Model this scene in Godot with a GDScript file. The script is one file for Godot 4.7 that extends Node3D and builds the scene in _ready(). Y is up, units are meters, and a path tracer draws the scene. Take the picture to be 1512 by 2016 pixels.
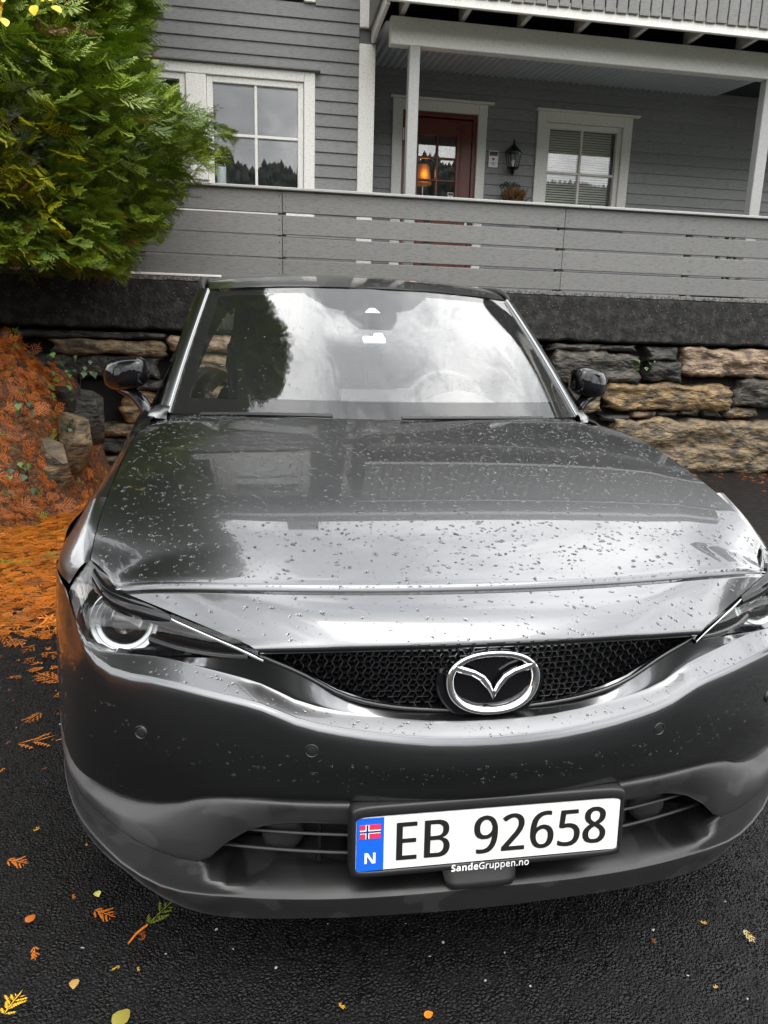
extends Node3D
# ------------------------------------------------------------------ helpers
var rng := RandomNumberGenerator.new()
var taken := {}
var M := {}

func numbered(called: String) -> String:
	if not taken.has(called):
		taken[called] = 0
		return called
	taken[called] += 1
	return "%s_%03d" % [called, taken[called]]

func tag(o: Node, label: String, category: String, group := "") -> Node:
	o.set_meta("label", label)
	o.set_meta("category", category)
	if group != "":
		o.set_meta("group", group)
	return o

func thing(called: String, label: String, category: String, at := Vector3.ZERO, group := "") -> Node3D:
	var o := Node3D.new()
	o.name = numbered(called)
	add_child(o)
	o.position = at
	tag(o, label, category, group)
	return o

func part(parent: Node, called: String, mesh: Mesh, m: Material, xf := Transform3D()) -> MeshInstance3D:
	var o := MeshInstance3D.new()
	o.name = called
	o.mesh = mesh
	o.material_override = m
	o.transform = xf
	parent.add_child(o, true)
	return o

func structure(called: String, mesh: Mesh, m: Material, xf := Transform3D()) -> MeshInstance3D:
	var o := MeshInstance3D.new()
	o.name = numbered(called)
	o.mesh = mesh
	o.material_override = m
	o.transform = xf
	add_child(o)
	o.set_meta("kind", "structure")
	return o

func stuff(parent: Node, called: String, mesh: Mesh, m: Material, places: Array, tints: Array = []) -> MultiMeshInstance3D:
	var mm := MultiMesh.new()
	mm.transform_format = MultiMesh.TRANSFORM_3D
	mm.use_colors = tints.size() > 0
	mm.mesh = mesh
	mm.instance_count = places.size()
	for i in places.size():
		mm.set_instance_transform(i, places[i])
		if tints.size() > 0:
			mm.set_instance_color(i, tints[i])
	var o := MultiMeshInstance3D.new()
	o.name = called
	o.multimesh = mm
	o.material_override = m
	parent.add_child(o, true)
	o.set_meta("kind", "stuff")
	return o

func lin(r: float, g: float, b: float, a := 1.0) -> Color:
	var c := Color(r, g, b).linear_to_srgb()
	c.a = a
	return c

func mat(c: Color, rough: float, metal := 0.0, spec := 0.5) -> StandardMaterial3D:
	var m := StandardMaterial3D.new()
	m.albedo_color = c
	m.roughness = rough
	m.metallic = metal
	m.metallic_specular = spec
	return m

func ntex(size: int, kind: int, freq: float, oct: int, colors: Array, offsets: Array, sd := 1) -> NoiseTexture2D:
	var n := FastNoiseLite.new()
	n.noise_type = kind
	n.frequency = freq
	n.fractal_octaves = oct
	n.fractal_type = FastNoiseLite.FRACTAL_FBM if oct > 1 else FastNoiseLite.FRACTAL_NONE
	n.seed = sd
	if kind == FastNoiseLite.TYPE_CELLULAR:
		n.cellular_return_type = FastNoiseLite.RETURN_DISTANCE2_SUB
	var t := NoiseTexture2D.new()
	t.width = size
	t.height = size
	t.seamless = true
	t.noise = n
	if colors.size() > 0:
		var g := Gradient.new()
		g.offsets = PackedFloat32Array(offsets)
		g.colors = PackedColorArray(colors)
		t.color_ramp = g
	return t

func tri(m: StandardMaterial3D, per_metre: Vector3, world := true) -> StandardMaterial3D:
	m.uv1_triplanar = true
	m.uv1_world_triplanar = world
	m.uv1_scale = per_metre
	return m

func pane(alpha := 0.03, tint := Color(1, 1, 1)) -> StandardMaterial3D:
	var m := mat(Color(tint.r, tint.g, tint.b, alpha), 0.0, 0.0, 1.0)
	m.transparency = BaseMaterial3D.TRANSPARENCY_ALPHA
	return m

# --- meshes
func build(v: PackedVector3Array, n: PackedVector3Array, uv: PackedVector2Array, idx: PackedInt32Array) -> ArrayMesh:
	var a := []
	a.resize(Mesh.ARRAY_MAX)
	a[Mesh.ARRAY_VERTEX] = v
	a[Mesh.ARRAY_NORMAL] = n
	if uv.size() > 0:
		a[Mesh.ARRAY_TEX_UV] = uv
	a[Mesh.ARRAY_INDEX] = idx
	var m := ArrayMesh.new()
	m.add_surface_from_arrays(Mesh.PRIMITIVE_TRIANGLES, a)
	return m

# rows of equal length -> smooth sheet; inside: a point the normals look away from
func sheet(rows: Array, inside: Vector3) -> ArrayMesh:
	var nr := rows.size()
	var nc: int = rows[0].size()
	var v := PackedVector3Array()
	var n := PackedVector3Array()
	var uv := PackedVector2Array()
	var idx := PackedInt32Array()
	var side := 0.0
	for i in nr:
		for j in nc:
			var p: Vector3 = rows[i][j]
			v.append(p)
			uv.append(Vector2(float(j) / (nc - 1), float(i) / (nr - 1)))
			var du: Vector3 = rows[i][mini(j + 1, nc - 1)] - rows[i][maxi(j - 1, 0)]
			var dv: Vector3 = rows[mini(i + 1, nr - 1)][j] - rows[maxi(i - 1, 0)][j]
			var nn := du.cross(dv)
			nn = nn.normalized() if nn.length() > 1e-12 else Vector3.UP
			n.append(nn)
			side += nn.dot((p - inside).normalized())
	var flip := side < 0.0
	if flip:
		for k in n.size():
			n[k] = -n[k]
	for i in nr - 1:
		for j in nc - 1:
			var a := i * nc + j
			var b := a + 1
			var c := a + nc
			var d := c + 1
			if flip:
				idx.append_array(PackedInt32Array([a, b, c, b, d, c]))
			else:
				idx.append_array(PackedInt32Array([a, c, b, b, c, d]))
	return build(v, n, uv, idx)

func crv(p0: Vector3, p1: Vector3, p2: Vector3, p3: Vector3, t: float) -> Vector3:
	return p1.cubic_interpolate(p2, p0, p3, t) if false else 0.5 * ((2.0 * p1) + (p2 - p0) * t + (2.0 * p0 - 5.0 * p1 + 4.0 * p2 - p3) * t * t + (3.0 * p1 - p0 - 3.0 * p2 + p3) * t * t * t)

func smooth(pts: Array, sub: int) -> Array:
	var out := []
	var n := pts.size()
	for i in n - 1:
		var a: Vector3 = pts[maxi(i - 1, 0)]
		var b: Vector3 = pts[i]
		var c: Vector3 = pts[i + 1]
		var d: Vector3 = pts[mini(i + 2, n - 1)]
		for k in sub:
			out.append(crv(a, b, c, d, float(k) / sub))
	out.append(pts[n - 1])
	return out

# control rows -> dense rows, by splines both ways
func dense(rows: Array, su: int, sv: int) -> Array:
	var r1 := []
	for r in rows:
		r1.append(smooth(r, su))
	if sv <= 1:
		return r1
	var nc: int = r1[0].size()
	var cols := []
	for j in nc:
		var col := []
		for i in r1.size():
			col.append(r1[i][j])
		cols.append(smooth(col, sv))
	var out := []
	for i in cols[0].size():
		var row := []
		for j in nc:
			row.append(cols[j][i])
		out.append(row)
	return out

func flipx(rows: Array) -> Array:
	var out := []
	for r in rows:
		var q := []
		for p in r:
			q.append(Vector3(-p.x, p.y, p.z))
		out.append(q)
	return out

# keys [x, a, b] -> (a, b) at x
func at_key(keys: Array, x: float) -> Vector2:
	var n := keys.size()
	if x <= keys[0][0]:
		return Vector2(keys[0][1], keys[0][2])
	for i in n - 1:
		if x <= keys[i + 1][0]:
			var t: float = (x - keys[i][0]) / (keys[i + 1][0] - keys[i][0])
			var k0: Array = keys[maxi(i - 1, 0)]
			var k3: Array = keys[mini(i + 2, n - 1)]
			var h: float = keys[i + 1][0] - keys[i][0]
			var out := Vector2.ZERO
			for c in 2:
				var y1: float = keys[i][c + 1]
				var y2: float = keys[i + 1][c + 1]
				var d1: float = (y2 - k0[c + 1]) / maxf(keys[i + 1][0] - k0[0], 1e-6) * h
				var d2: float = (k3[c + 1] - y1) / maxf(k3[0] - keys[i][0], 1e-6) * h
				var t2 := t * t
				var t3 := t2 * t
				out[c] = (2 * t3 - 3 * t2 + 1) * y1 + (t3 - 2 * t2 + t) * d1 + (-2 * t3 + 3 * t2) * y2 + (t3 - t2) * d2
			return out
	return Vector2(keys[n - 1][1], keys[n - 1][2])

# the same sheet with a colour per point, as a multiplier of its material
func coloured(m: ArrayMesh, tint: Callable) -> ArrayMesh:
	var a := m.surface_get_arrays(0)
	var c := PackedColorArray()
	for p in a[Mesh.ARRAY_VERTEX]:
		c.append(tint.call(p))
	a[Mesh.ARRAY_COLOR] = c
	var o := ArrayMesh.new()
	o.add_surface_from_arrays(Mesh.PRIMITIVE_TRIANGLES, a)
	return o

func specks(size: int, count: int) -> ImageTexture:
	var im := Image.create(size, size, false, Image.FORMAT_RGBA8)
	im.fill(Color(0.5, 0.48, 0.45, 0.0))
	var r := RandomNumberGenerator.new()
	r.seed = 12
	for i in count:
		var x := r.randi() % size
		var y := r.randi() % size
		var w := 1 + int(3.0 * pow(r.randf(), 4.0))
		var g := r.randf_range(0.3, 0.75)
		for dx in w:
			for dy in w:
				im.set_pixel((x + dx) % size, (y + dy) % size, Color(g, g * 0.98, g * 0.93, r.randf_range(0.3, 0.95)))
	return ImageTexture.create_from_image(im)

# chamfered box, flat faces
var boxes := {}
func bev(s: Vector3, b := 0.003) -> ArrayMesh:
	var key := "%.4f %.4f %.4f %.4f" % [s.x, s.y, s.z, b]
	if boxes.has(key):
		return boxes[key]
	var st := SurfaceTool.new()
	st.begin(Mesh.PRIMITIVE_TRIANGLES)
	add_bev(st, Transform3D(), s, b)
	var m := st.commit()
	boxes[key] = m
	return m

func quad(st: SurfaceTool, a: Vector3, b: Vector3, c: Vector3, d: Vector3, mid: Vector3) -> void:
	var n := (b - a).cross(c - a)
	if n.length() < 1e-14:
		n = (c - a).cross(d - a)
	n = n.normalized()
	if n.dot((a + b + c + d) * 0.25 - mid) < 0.0:
		n = -n
	else:
		var t := b
		b = d
		d = t
	st.set_normal(n)
	for p in [a, b, c, a, c, d]:
		st.set_normal(n)
		st.set_uv(Vector2(p.x + p.z, p.y))
		st.add_vertex(p)

func add_bev(st: SurfaceTool, xf: Transform3D, s: Vector3, b: float) -> void:
	var h := s * 0.5
	b = minf(b, minf(h.x, minf(h.y, h.z)) * 0.9)
	var mid := xf.origin
	var ax := [Vector3.RIGHT, Vector3.UP, Vector3.BACK]
	for i in 3:
		var u: Vector3 = ax[(i + 1) % 3]
		var w: Vector3 = ax[(i + 2) % 3]
		var e: Vector3 = ax[i]
		var hu: float = h[(i + 1) % 3]
		var hw: float = h[(i + 2) % 3]
		var he: float = h[i]
		for sg in [-1.0, 1.0]:
			quad(st, xf * (e * he * sg + u * (hu - b) + w * (hw - b)), xf * (e * he * sg - u * (hu - b) + w * (hw - b)), xf * (e * he * sg - u * (hu - b) - w * (hw - b)), xf * (e * he * sg + u * (hu - b) - w * (hw - b)), mid)
			for s2 in [-1.0, 1.0]:
				quad(st, xf * (u * hu * sg + w * (hw - b) * s2 + e * (he - b)), xf * (u * (hu - b) * sg + w * hw * s2 + e * (he - b)), xf * (u * (hu - b) * sg + w * hw * s2 - e * (he - b)), xf * (u * hu * sg + w * (hw - b) * s2 - e * (he - b)), mid)
	for sx in [-1.0, 1.0]:
		for sy in [-1.0, 1.0]:
			for sz in [-1.0, 1.0]:
				var p1 := xf * Vector3(sx * h.x, sy * (h.y - b), sz * (h.z - b))
				var p2 := xf * Vector3(sx * (h.x - b), sy * h.y, sz * (h.z - b))
				var p3 := xf * Vector3(sx * (h.x - b), sy * (h.y - b), sz * h.z)
				var n := (p2 - p1).cross(p3 - p1).normalized()
				if n.dot(p1 - mid) < 0.0:
					n = -n
				else:
					var t := p2
					p2 = p3
					p3 = t
				for p in [p1, p2, p3]:
					st.set_normal(n)
					st.set_uv(Vector2(p.x, p.y))
					st.add_vertex(p)

func box(parent: Node, called: String, lo: Vector3, hi: Vector3, m: Material, b := 0.003) -> MeshInstance3D:
	return part(parent, called, bev(hi - lo, b), m, Transform3D(Basis(), (lo + hi) * 0.5))

# tube along points, radius per point
func tube(pts: Array, radii: Array, sides := 8) -> ArrayMesh:
	var rows := []
	var up := Vector3(0.31, 0.9, 0.27).normalized()
	var mid := Vector3.ZERO
	for i in pts.size():
		var d: Vector3 = (pts[mini(i + 1, pts.size() - 1)] - pts[maxi(i - 1, 0)]).normalized()
		var a := d.cross(up if absf(d.dot(up)) < 0.95 else Vector3.RIGHT).normalized()
		var b := d.cross(a)
		var row := []
		var r: float = radii[i] if radii.size() > 1 else radii[0]
		for k in sides + 1:
			var t := TAU * k / sides
			row.append(pts[i] + (a * cos(t) + b * sin(t)) * r)
		rows.append(row)
		mid += pts[i]
	var m := sheet(rows, pts[pts.size() / 2])
	return m

# profile (radius, height) turned round y
func lathe(prof: Array, sides := 32) -> ArrayMesh:
	var rows := []
	for p in prof:
		var row := []
		for k in sides + 1:
			var t := TAU * k / sides
			row.append(Vector3(cos(t) * p.x, p.y, sin(t) * p.x))
		rows.append(row)
	return sheet(rows, Vector3(0, (prof[0].y + prof[prof.size() - 1].y) * 0.5, 0))

# flat outline (x, y) with depth along z, bevelled front rim
func slab(outline: PackedVector2Array, depth: float, bevel := 0.0) -> ArrayMesh:
	var st := SurfaceTool.new()
	st.begin(Mesh.PRIMITIVE_TRIANGLES)
	var front := outline
	if bevel > 0.0:
		var got := Geometry2D.offset_polygon(outline, -bevel)
		if got.size() == 1 and got[0].size() >= 3:
			front = got[0]
	var ids := Geometry2D.triangulate_polygon(front)
	for k in range(0, ids.size(), 3):
		var a := front[ids[k]]
		var b := front[ids[k + 1]]
		var c := front[ids[k + 2]]
		if (b - a).cross(c - a) > 0.0:
			var t := b
			b = c
			c = t
		for p in [a, b, c]:
			st.set_normal(Vector3.BACK)
			st.set_uv(p)
			st.add_vertex(Vector3(p.x, p.y, depth))
	# sides: from the outline at depth - bevel back to zero, and the chamfer by nearest points
	var cw := Geometry2D.is_polygon_clockwise(outline)
	var n := outline.size()
	for i in n:
		var a := outline[i]
		var b := outline[(i + 1) % n]
		var out := Vector2(b.y - a.y, a.x - b.x).normalized() * (-1.0 if cw else 1.0)
		var nn := Vector3(out.x, out.y, 0)
		var q := [Vector3(a.x, a.y, 0), Vector3(b.x, b.y, 0), Vector3(b.x, b.y, depth - bevel), Vector3(a.x, a.y, depth - bevel)]
		tri_quad(st, q, nn)
		if bevel > 0.0:
			var fa := near_on(front, a)
			var fb := near_on(front, b)
			tri_quad(st, [Vector3(a.x, a.y, depth - bevel), Vector3(b.x, b.y, depth - bevel), Vector3(fb.x, fb.y, depth), Vector3(fa.x, fa.y, depth)], (nn + Vector3.BACK).normalized())
	return st.commit()

func near_on(poly: PackedVector2Array, p: Vector2) -> Vector2:
	var best := poly[0]
	for i in poly.size():
		var q := Geometry2D.get_closest_point_to_segment(p, poly[i], poly[(i + 1) % poly.size()])
		if q.distance_squared_to(p) < best.distance_squared_to(p):
			best = q
	return best

func tri_quad(st: SurfaceTool, q: Array, n: Vector3) -> void:
	var g: Vector3 = (q[1] - q[0]).cross(q[2] - q[0])
	var o := [0, 1, 2, 0, 2, 3] if g.dot(n) < 0.0 else [0, 2, 1, 0, 3, 2]
	for k in o:
		st.set_normal(n)
		st.set_uv(Vector2(q[k].x, q[k].y))
		st.add_vertex(q[k])

var fonts := {}
func words_mesh(text: String, high: float, depth: float, bold: bool, serif := false) -> TextMesh:
	var key := str(bold) + str(serif)
	if not fonts.has(key):
		var sf := SystemFont.new()
		sf.font_names = PackedStringArray(["Droid Serif" if serif else "Droid Sans"])
		sf.font_weight = 700 if bold else 400
		fonts[key] = sf
	var t := TextMesh.new()
	t.text = text
	t.font = fonts[key]
	t.font_size = 64
	t.pixel_size = high / 0.714 / 64.0
	t.depth = depth
	t.curve_step = 1.0
	return t

func put(p: Vector3, turn := Vector3.ZERO, s := Vector3.ONE) -> Transform3D:
	return Transform3D(Basis.from_euler(turn).scaled_local(s), p)

# join meshes that make one part
func joined(list: Array) -> ArrayMesh:
	var st := SurfaceTool.new()
	st.begin(Mesh.PRIMITIVE_TRIANGLES)
	for e in list:
		st.append_from(e[0], 0, e[1])
	return st.commit()

# ------------------------------------------------------------------ the place
func _ready() -> void:
	rng.seed = 7
	# camera
	var cam := Camera3D.new()
	cam.name = "camera"
	add_child(cam)
	cam.position = Vector3(-0.4265, 1.2946, 1.2308)
	cam.rotation_order = EULER_ORDER_YXZ
	cam.rotation_degrees = Vector3(-13.354, -9.676, 1.643)
	cam.fov = 69.4
	cam.near = 0.05
	cam.far = 3000.0
	cam.current = true
	# sky
	var env := Environment.new()
	env.background_mode = Environment.BG_SKY
	var sky := Sky.new()
	var sm := PanoramaSkyMaterial.new()
	sm.panorama = overcast()
	sm.energy_multiplier = 1.0
	sky.sky_material = sm
	env.sky = sky
	env.tonemap_mode = Environment.TONE_MAPPER_LINEAR
	env.tonemap_exposure = 2.7
	env.sdfgi_enabled = true
	env.ssao_enabled = true
	env.ssil_enabled = true
	var we := WorldEnvironment.new()
	we.name = "world_environment"
	we.environment = env
	add_child(we)
	# the sun behind the cloud
	var sun := DirectionalLight3D.new()
	sun.name = "sun"
	sun.light_energy = 0.18
	sun.light_color = Color(1.0, 0.97, 0.93)
	sun.light_angular_distance = 30.0
	sun.shadow_enabled = true
	sun.rotation_degrees = Vector3(-72, 25, 0)
	add_child(sun)
	materials()
	ground()
	hills()
	retaining_wall()
	fence()
	house()
	porch_things()
	bank()
	thuja()
	car()
	leaves()

func overcast() -> ImageTexture:
	var w := 1024
	var h := 512
	var im := Image.create(w, h, false, Image.FORMAT_RGBF)
	var n := FastNoiseLite.new()
	n.seed = 11
	n.noise_type = FastNoiseLite.TYPE_SIMPLEX_SMOOTH
	n.frequency = 1.7
	n.fractal_octaves = 5
	n.domain_warp_enabled = true
	n.domain_warp_amplitude = 0.35
	n.domain_warp_frequency = 1.1
	for j in h:
		var el := PI * 0.5 - PI * (j + 0.5) / h
		for i in w:
			var az := TAU * (i + 0.5) / w
			var d := Vector3(cos(el) * cos(az), sin(el), cos(el) * sin(az))
			# clouds lie in a layer: stretch them towards the horizon
			var q := Vector3(d.x, 0.0, d.z) / (maxf(d.y, 0.0) + 0.45)
			var f := n.get_noise_3d(q.x * 1.1, 3.7, q.z * 1.1) * 0.5 + 0.5
			f = smoothstep(0.28, 0.72, f)
			var base := 1.72 * (1.0 + 0.85 * clampf(d.y, 0.0, 1.0)) / 1.85
			var l := base * lerpf(0.56, 1.30, f)
			var c := Color(0.975, 0.995, 1.02).lerp(Color(1.0, 1.0, 0.99), f)
			if d.y < 0.0:
				c = Color(0.3, 0.3, 0.3)
				l = 0.2
			im.set_pixel(i, j, Color(c.r * l, c.g * l, c.b * l))
	return ImageTexture.create_from_image(im)

func materials() -> void:
	# asphalt: dark, wet, coarse
	var asphalt := mat(Color.WHITE, 1.0, 0.0, 0.33)
	asphalt.albedo_texture = ntex(1024, FastNoiseLite.TYPE_CELLULAR, 0.055, 2, [lin(0.0015, 0.0015, 0.0016), lin(0.0075, 0.0075, 0.0078), lin(0.025, 0.025, 0.0255)], [0.0, 0.5, 1.0], 3)
	asphalt.roughness_texture = ntex(512, FastNoiseLite.TYPE_SIMPLEX_SMOOTH, 0.012, 4, [Color(0.30, 0.30, 0.30), Color(0.62, 0.62, 0.62)], [0.3, 0.75], 9)
	asphalt.heightmap_enabled = true
	asphalt.heightmap_texture = ntex(1024, FastNoiseLite.TYPE_CELLULAR, 0.055, 2, [], [], 3)
	asphalt.heightmap_scale = 0.6
	M.asphalt = tri(asphalt, Vector3(1.9, 1.9, 1.9))
	var grit := mat(Color.WHITE, 0.42, 0.0, 0.22)
	grit.vertex_color_use_as_albedo = true
	M.grit = grit
	M.earth = tri(mat(lin(0.03, 0.035, 0.018), 0.95), Vector3.ONE)
	# painted timber, greys and a white; porch copy lightened to offset its shade
	var grain := ntex(512, FastNoiseLite.TYPE_SIMPLEX_SMOOTH, 0.02, 5, [Color(0.86, 0.86, 0.86), Color(1, 1, 1), Color(0.93, 0.93, 0.93)], [0.25, 0.55, 0.8], 21)
	var relief := ntex(512, FastNoiseLite.TYPE_SIMPLEX_SMOOTH, 0.03, 5, [], [], 22)
	for e in [["wood", 0.17, 0.168, 0.158, 0.55], ["wood_house", 0.20, 0.20, 0.196, 0.55], ["wood_porch", 0.105, 0.112, 0.115, 0.6], ["wood_white", 0.80, 0.78, 0.74, 0.45], ["wood_post", 0.74, 0.73, 0.70, 0.5], ["red_door", 0.17, 0.036, 0.022, 0.35], ["red_dark", 0.12, 0.025, 0.016, 0.4]]:
		var m := mat(lin(e[1], e[2], e[3]), e[4])
		m.albedo_texture = grain
		m.heightmap_enabled = true
		m.heightmap_texture = relief
		m.heightmap_scale = 0.03
		M[e[0]] = tri(m, Vector3(0.9, 7.0, 7.0))
	M.wood_white.albedo_texture = ntex(512, FastNoiseLite.TYPE_SIMPLEX_SMOOTH, 0.03, 5, [Color(0.93, 0.93, 0.92), Color(1, 1, 1)], [0.2, 0.5], 23)
	M.wood_white.uv1_scale = Vector3(2.5, 2.5, 2.5)
	M.wood_post.albedo_texture = M.wood_white.albedo_texture
	M.wood_post.uv1_scale = Vector3(2.5, 2.5, 2.5)
	M.post_grey = M.wood_post.duplicate()
	M.post_grey.albedo_color = lin(0.37, 0.37, 0.36)
	for k in 4:
		var m: StandardMaterial3D = M.wood.duplicate()
		var f: float = [0.94, 1.0, 1.05, 0.98][k]
		m.albedo_color = lin(0.19 * f, 0.188 * f, 0.178 * f)
		m.uv1_offset = Vector3(k * 0.37, k * 0.21, k * 0.11)
		M["wood%d" % k] = m
		m = M.wood_house.duplicate()
		m.albedo_color = lin(0.205 * f, 0.205 * f, 0.201 * f)
		m.uv1_offset = Vector3(k * 0.37, k * 0.21, k * 0.11)
		M["wood_house%d" % k] = m
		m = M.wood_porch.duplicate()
		m.albedo_color = lin(0.29 * f, 0.295 * f, 0.295 * f)  # house grey raised here, porch shade offset in the colour
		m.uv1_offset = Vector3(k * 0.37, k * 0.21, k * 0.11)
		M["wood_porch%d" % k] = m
	M.slot_white = mat(lin(0.8, 0.79, 0.76), 0.5)
	# concrete
	var conc := mat(Color.WHITE, 0.85)
	conc.albedo_texture = ntex(1024, FastNoiseLite.TYPE_SIMPLEX_SMOOTH, 0.009, 6, [lin(0.004, 0.004, 0.0036), lin(0.012, 0.0115, 0.0102), lin(0.036, 0.034, 0.030)], [0.2, 0.5, 0.85], 31)
	conc.detail_enabled = true
	conc.detail_albedo = specks(512, 1500)
	conc.detail_blend_mode = BaseMaterial3D.BLEND_MODE_MIX
	conc.heightmap_enabled = true
	conc.heightmap_texture = ntex(512, FastNoiseLite.TYPE_SIMPLEX_SMOOTH, 0.05, 5, [], [], 33)
	conc.heightmap_scale = 0.5
	M.concrete = tri(conc, Vector3(0.9, 0.9, 0.9))
	var pale := mat(Color.WHITE, 0.8)
	pale.albedo_texture = ntex(512, FastNoiseLite.TYPE_SIMPLEX_SMOOTH, 0.04, 5, [lin(0.05, 0.05, 0.045), lin(0.13, 0.125, 0.115), lin(0.24, 0.235, 0.22)], [0.25, 0.5, 0.8], 34)
	M.pale = tri(pale, Vector3(1.5, 1.5, 1.5))
	# natural stone, layered along its bed
	var rockh := ntex(1024, FastNoiseLite.TYPE_SIMPLEX_SMOOTH, 0.018, 7, [], [], 41)
	var rock_tones := [
		[[0.014, 0.011, 0.008], [0.105, 0.080, 0.050], [0.25, 0.175, 0.090]],
		[[0.012, 0.011, 0.009], [0.048, 0.043, 0.035], [0.095, 0.082, 0.060]],
		[[0.020, 0.013, 0.008], [0.165, 0.108, 0.050], [0.31, 0.20, 0.085]],
		[[0.009, 0.0085, 0.0075], [0.030, 0.028, 0.024], [0.062, 0.054, 0.042]],
		[[0.020, 0.014, 0.010], [0.185, 0.122, 0.078], [0.34, 0.25, 0.165]]]
	for k in 5:
		var t: Array = rock_tones[k]
		var m := mat(Color.WHITE, 0.62)
		m.albedo_texture = ntex(1024, FastNoiseLite.TYPE_SIMPLEX_SMOOTH, 0.008, 6, [lin(t[0][0], t[0][1], t[0][2]), lin(t[1][0], t[1][1], t[1][2]), lin(t[2][0], t[2][1], t[2][2])], [0.22, 0.5, 0.78], 42 + k)
		m.heightmap_enabled = true
		m.heightmap_texture = rockh
		m.heightmap_scale = 2.0
		m.uv1_offset = Vector3(k * 0.31, k * 0.17, 0.0)
		M["rock%d" % k] = tri(m, Vector3(0.6, 1.3, 1.0))
	M.joint = mat(lin(0.008, 0.007, 0.006), 0.95)
	# leaves
	for e in [["litter", 0.5], ["foliage", 0.42], ["ivy", 0.4]]:
		var m := mat(Color.WHITE, e[1])
		m.vertex_color_use_as_albedo = true
		m.backlight_enabled = true
		m.backlight = Color(0.35, 0.4, 0.2) if e[0] != "litter" else Color(0.3, 0.25, 0.1)
		M[e[0]] = m
	M.bark = tri(mat(lin(0.05, 0.035, 0.025), 0.9), Vector3(4, 2, 4))
	var soil := mat(Color.WHITE, 0.9)
	soil.albedo_texture = ntex(512, FastNoiseLite.TYPE_SIMPLEX_SMOOTH, 0.03, 5, [lin(0.02, 0.010, 0.005), lin(0.09, 0.035, 0.012), lin(0.20, 0.075, 0.018)], [0.25, 0.5, 0.8], 51)
	soil.heightmap_enabled = true
	soil.heightmap_texture = ntex(512, FastNoiseLite.TYPE_SIMPLEX_SMOOTH, 0.05, 5, [], [], 52)
	soil.heightmap_scale = 2.0
	M.soil = tri(soil, Vector3(1.5, 1.5, 1.5))
	# car
	var paint := mat(lin(0.118, 0.121, 0.126), 0.275, 1.0, 0.5)
	paint.clearcoat_enabled = true
	paint.clearcoat = 1.0
	paint.clearcoat_roughness = 0.015
	M.paint = paint
	M.gloss = mat(lin(0.005, 0.005, 0.006), 0.06, 0.0, 0.45)
	M.black = mat(lin(0.010, 0.010, 0.011), 0.45)
	M.grille = mat(lin(0.006, 0.006, 0.007), 0.22, 0.0, 0.6)
	M.rubber = mat(lin(0.012, 0.012, 0.012), 0.7)
	M.chrome = mat(lin(0.78, 0.78, 0.79), 0.06, 1.0)
	M.satin = mat(lin(0.55, 0.55, 0.56), 0.28, 1.0)
	M.lamp_ring = mat(lin(0.36, 0.37, 0.38), 0.25, 1.0)
	var clad := mat(Color.WHITE, 0.5)
	clad.albedo_texture = ntex(1024, FastNoiseLite.TYPE_SIMPLEX_SMOOTH, 0.010, 3, [lin(0.027, 0.027, 0.028), lin(0.028, 0.028, 0.029), lin(0.043, 0.043, 0.044), lin(0.047, 0.047, 0.048)], [0.0, 0.56, 0.585, 1.0], 61)
	clad.roughness_texture = ntex(1024, FastNoiseLite.TYPE_SIMPLEX_SMOOTH, 0.010, 3, [Color(0.33, 0.33, 0.33), Color(0.33, 0.33, 0.33), Color(0.46, 0.46, 0.46), Color(0.46, 0.46, 0.46)], [0.0, 0.56, 0.585, 1.0], 61)
	clad.roughness = 1.0
	M.cladding = tri(clad, Vector3(0.5, 0.6, 0.5))
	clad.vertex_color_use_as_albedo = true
	M.plate = mat(lin(0.78, 0.775, 0.74), 0.35)
	M.ink = mat(lin(0.012, 0.012, 0.012), 0.4)
	M.blue = mat(lin(0.008, 0.11, 0.62), 0.35)
	M.flag_red = mat(lin(0.62, 0.03, 0.08), 0.4)
	M.flag_blue = mat(lin(0.01, 0.02, 0.16), 0.4)
	M.white = mat(lin(0.82, 0.82, 0.80), 0.4)
	M.screen = pane(0.004)
	M.glass = pane(0.003)
	M.dark_glass = pane(0.88, Color(0.02, 0.025, 0.025))
	M.frit = mat(lin(0.008, 0.008, 0.008), 0.9, 0.0, 0.1)
	var water := mat(Color(1, 1, 1, 0.0), 0.0)
	water.refraction_enabled = true
	water.refraction_scale = 0.033
	M.water = water
	M.dash = mat(lin(0.030, 0.032, 0.032), 0.65)
	M.seat = mat(lin(0.025, 0.025, 0.026), 0.85)
	M.headliner = mat(lin(0.10, 0.10, 0.10), 0.9)
	var lens := mat(Color(1, 1, 1, 0.0), 0.0)
	lens.refraction_enabled = true
	lens.refraction_scale = 0.05
	M.lens = lens

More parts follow.
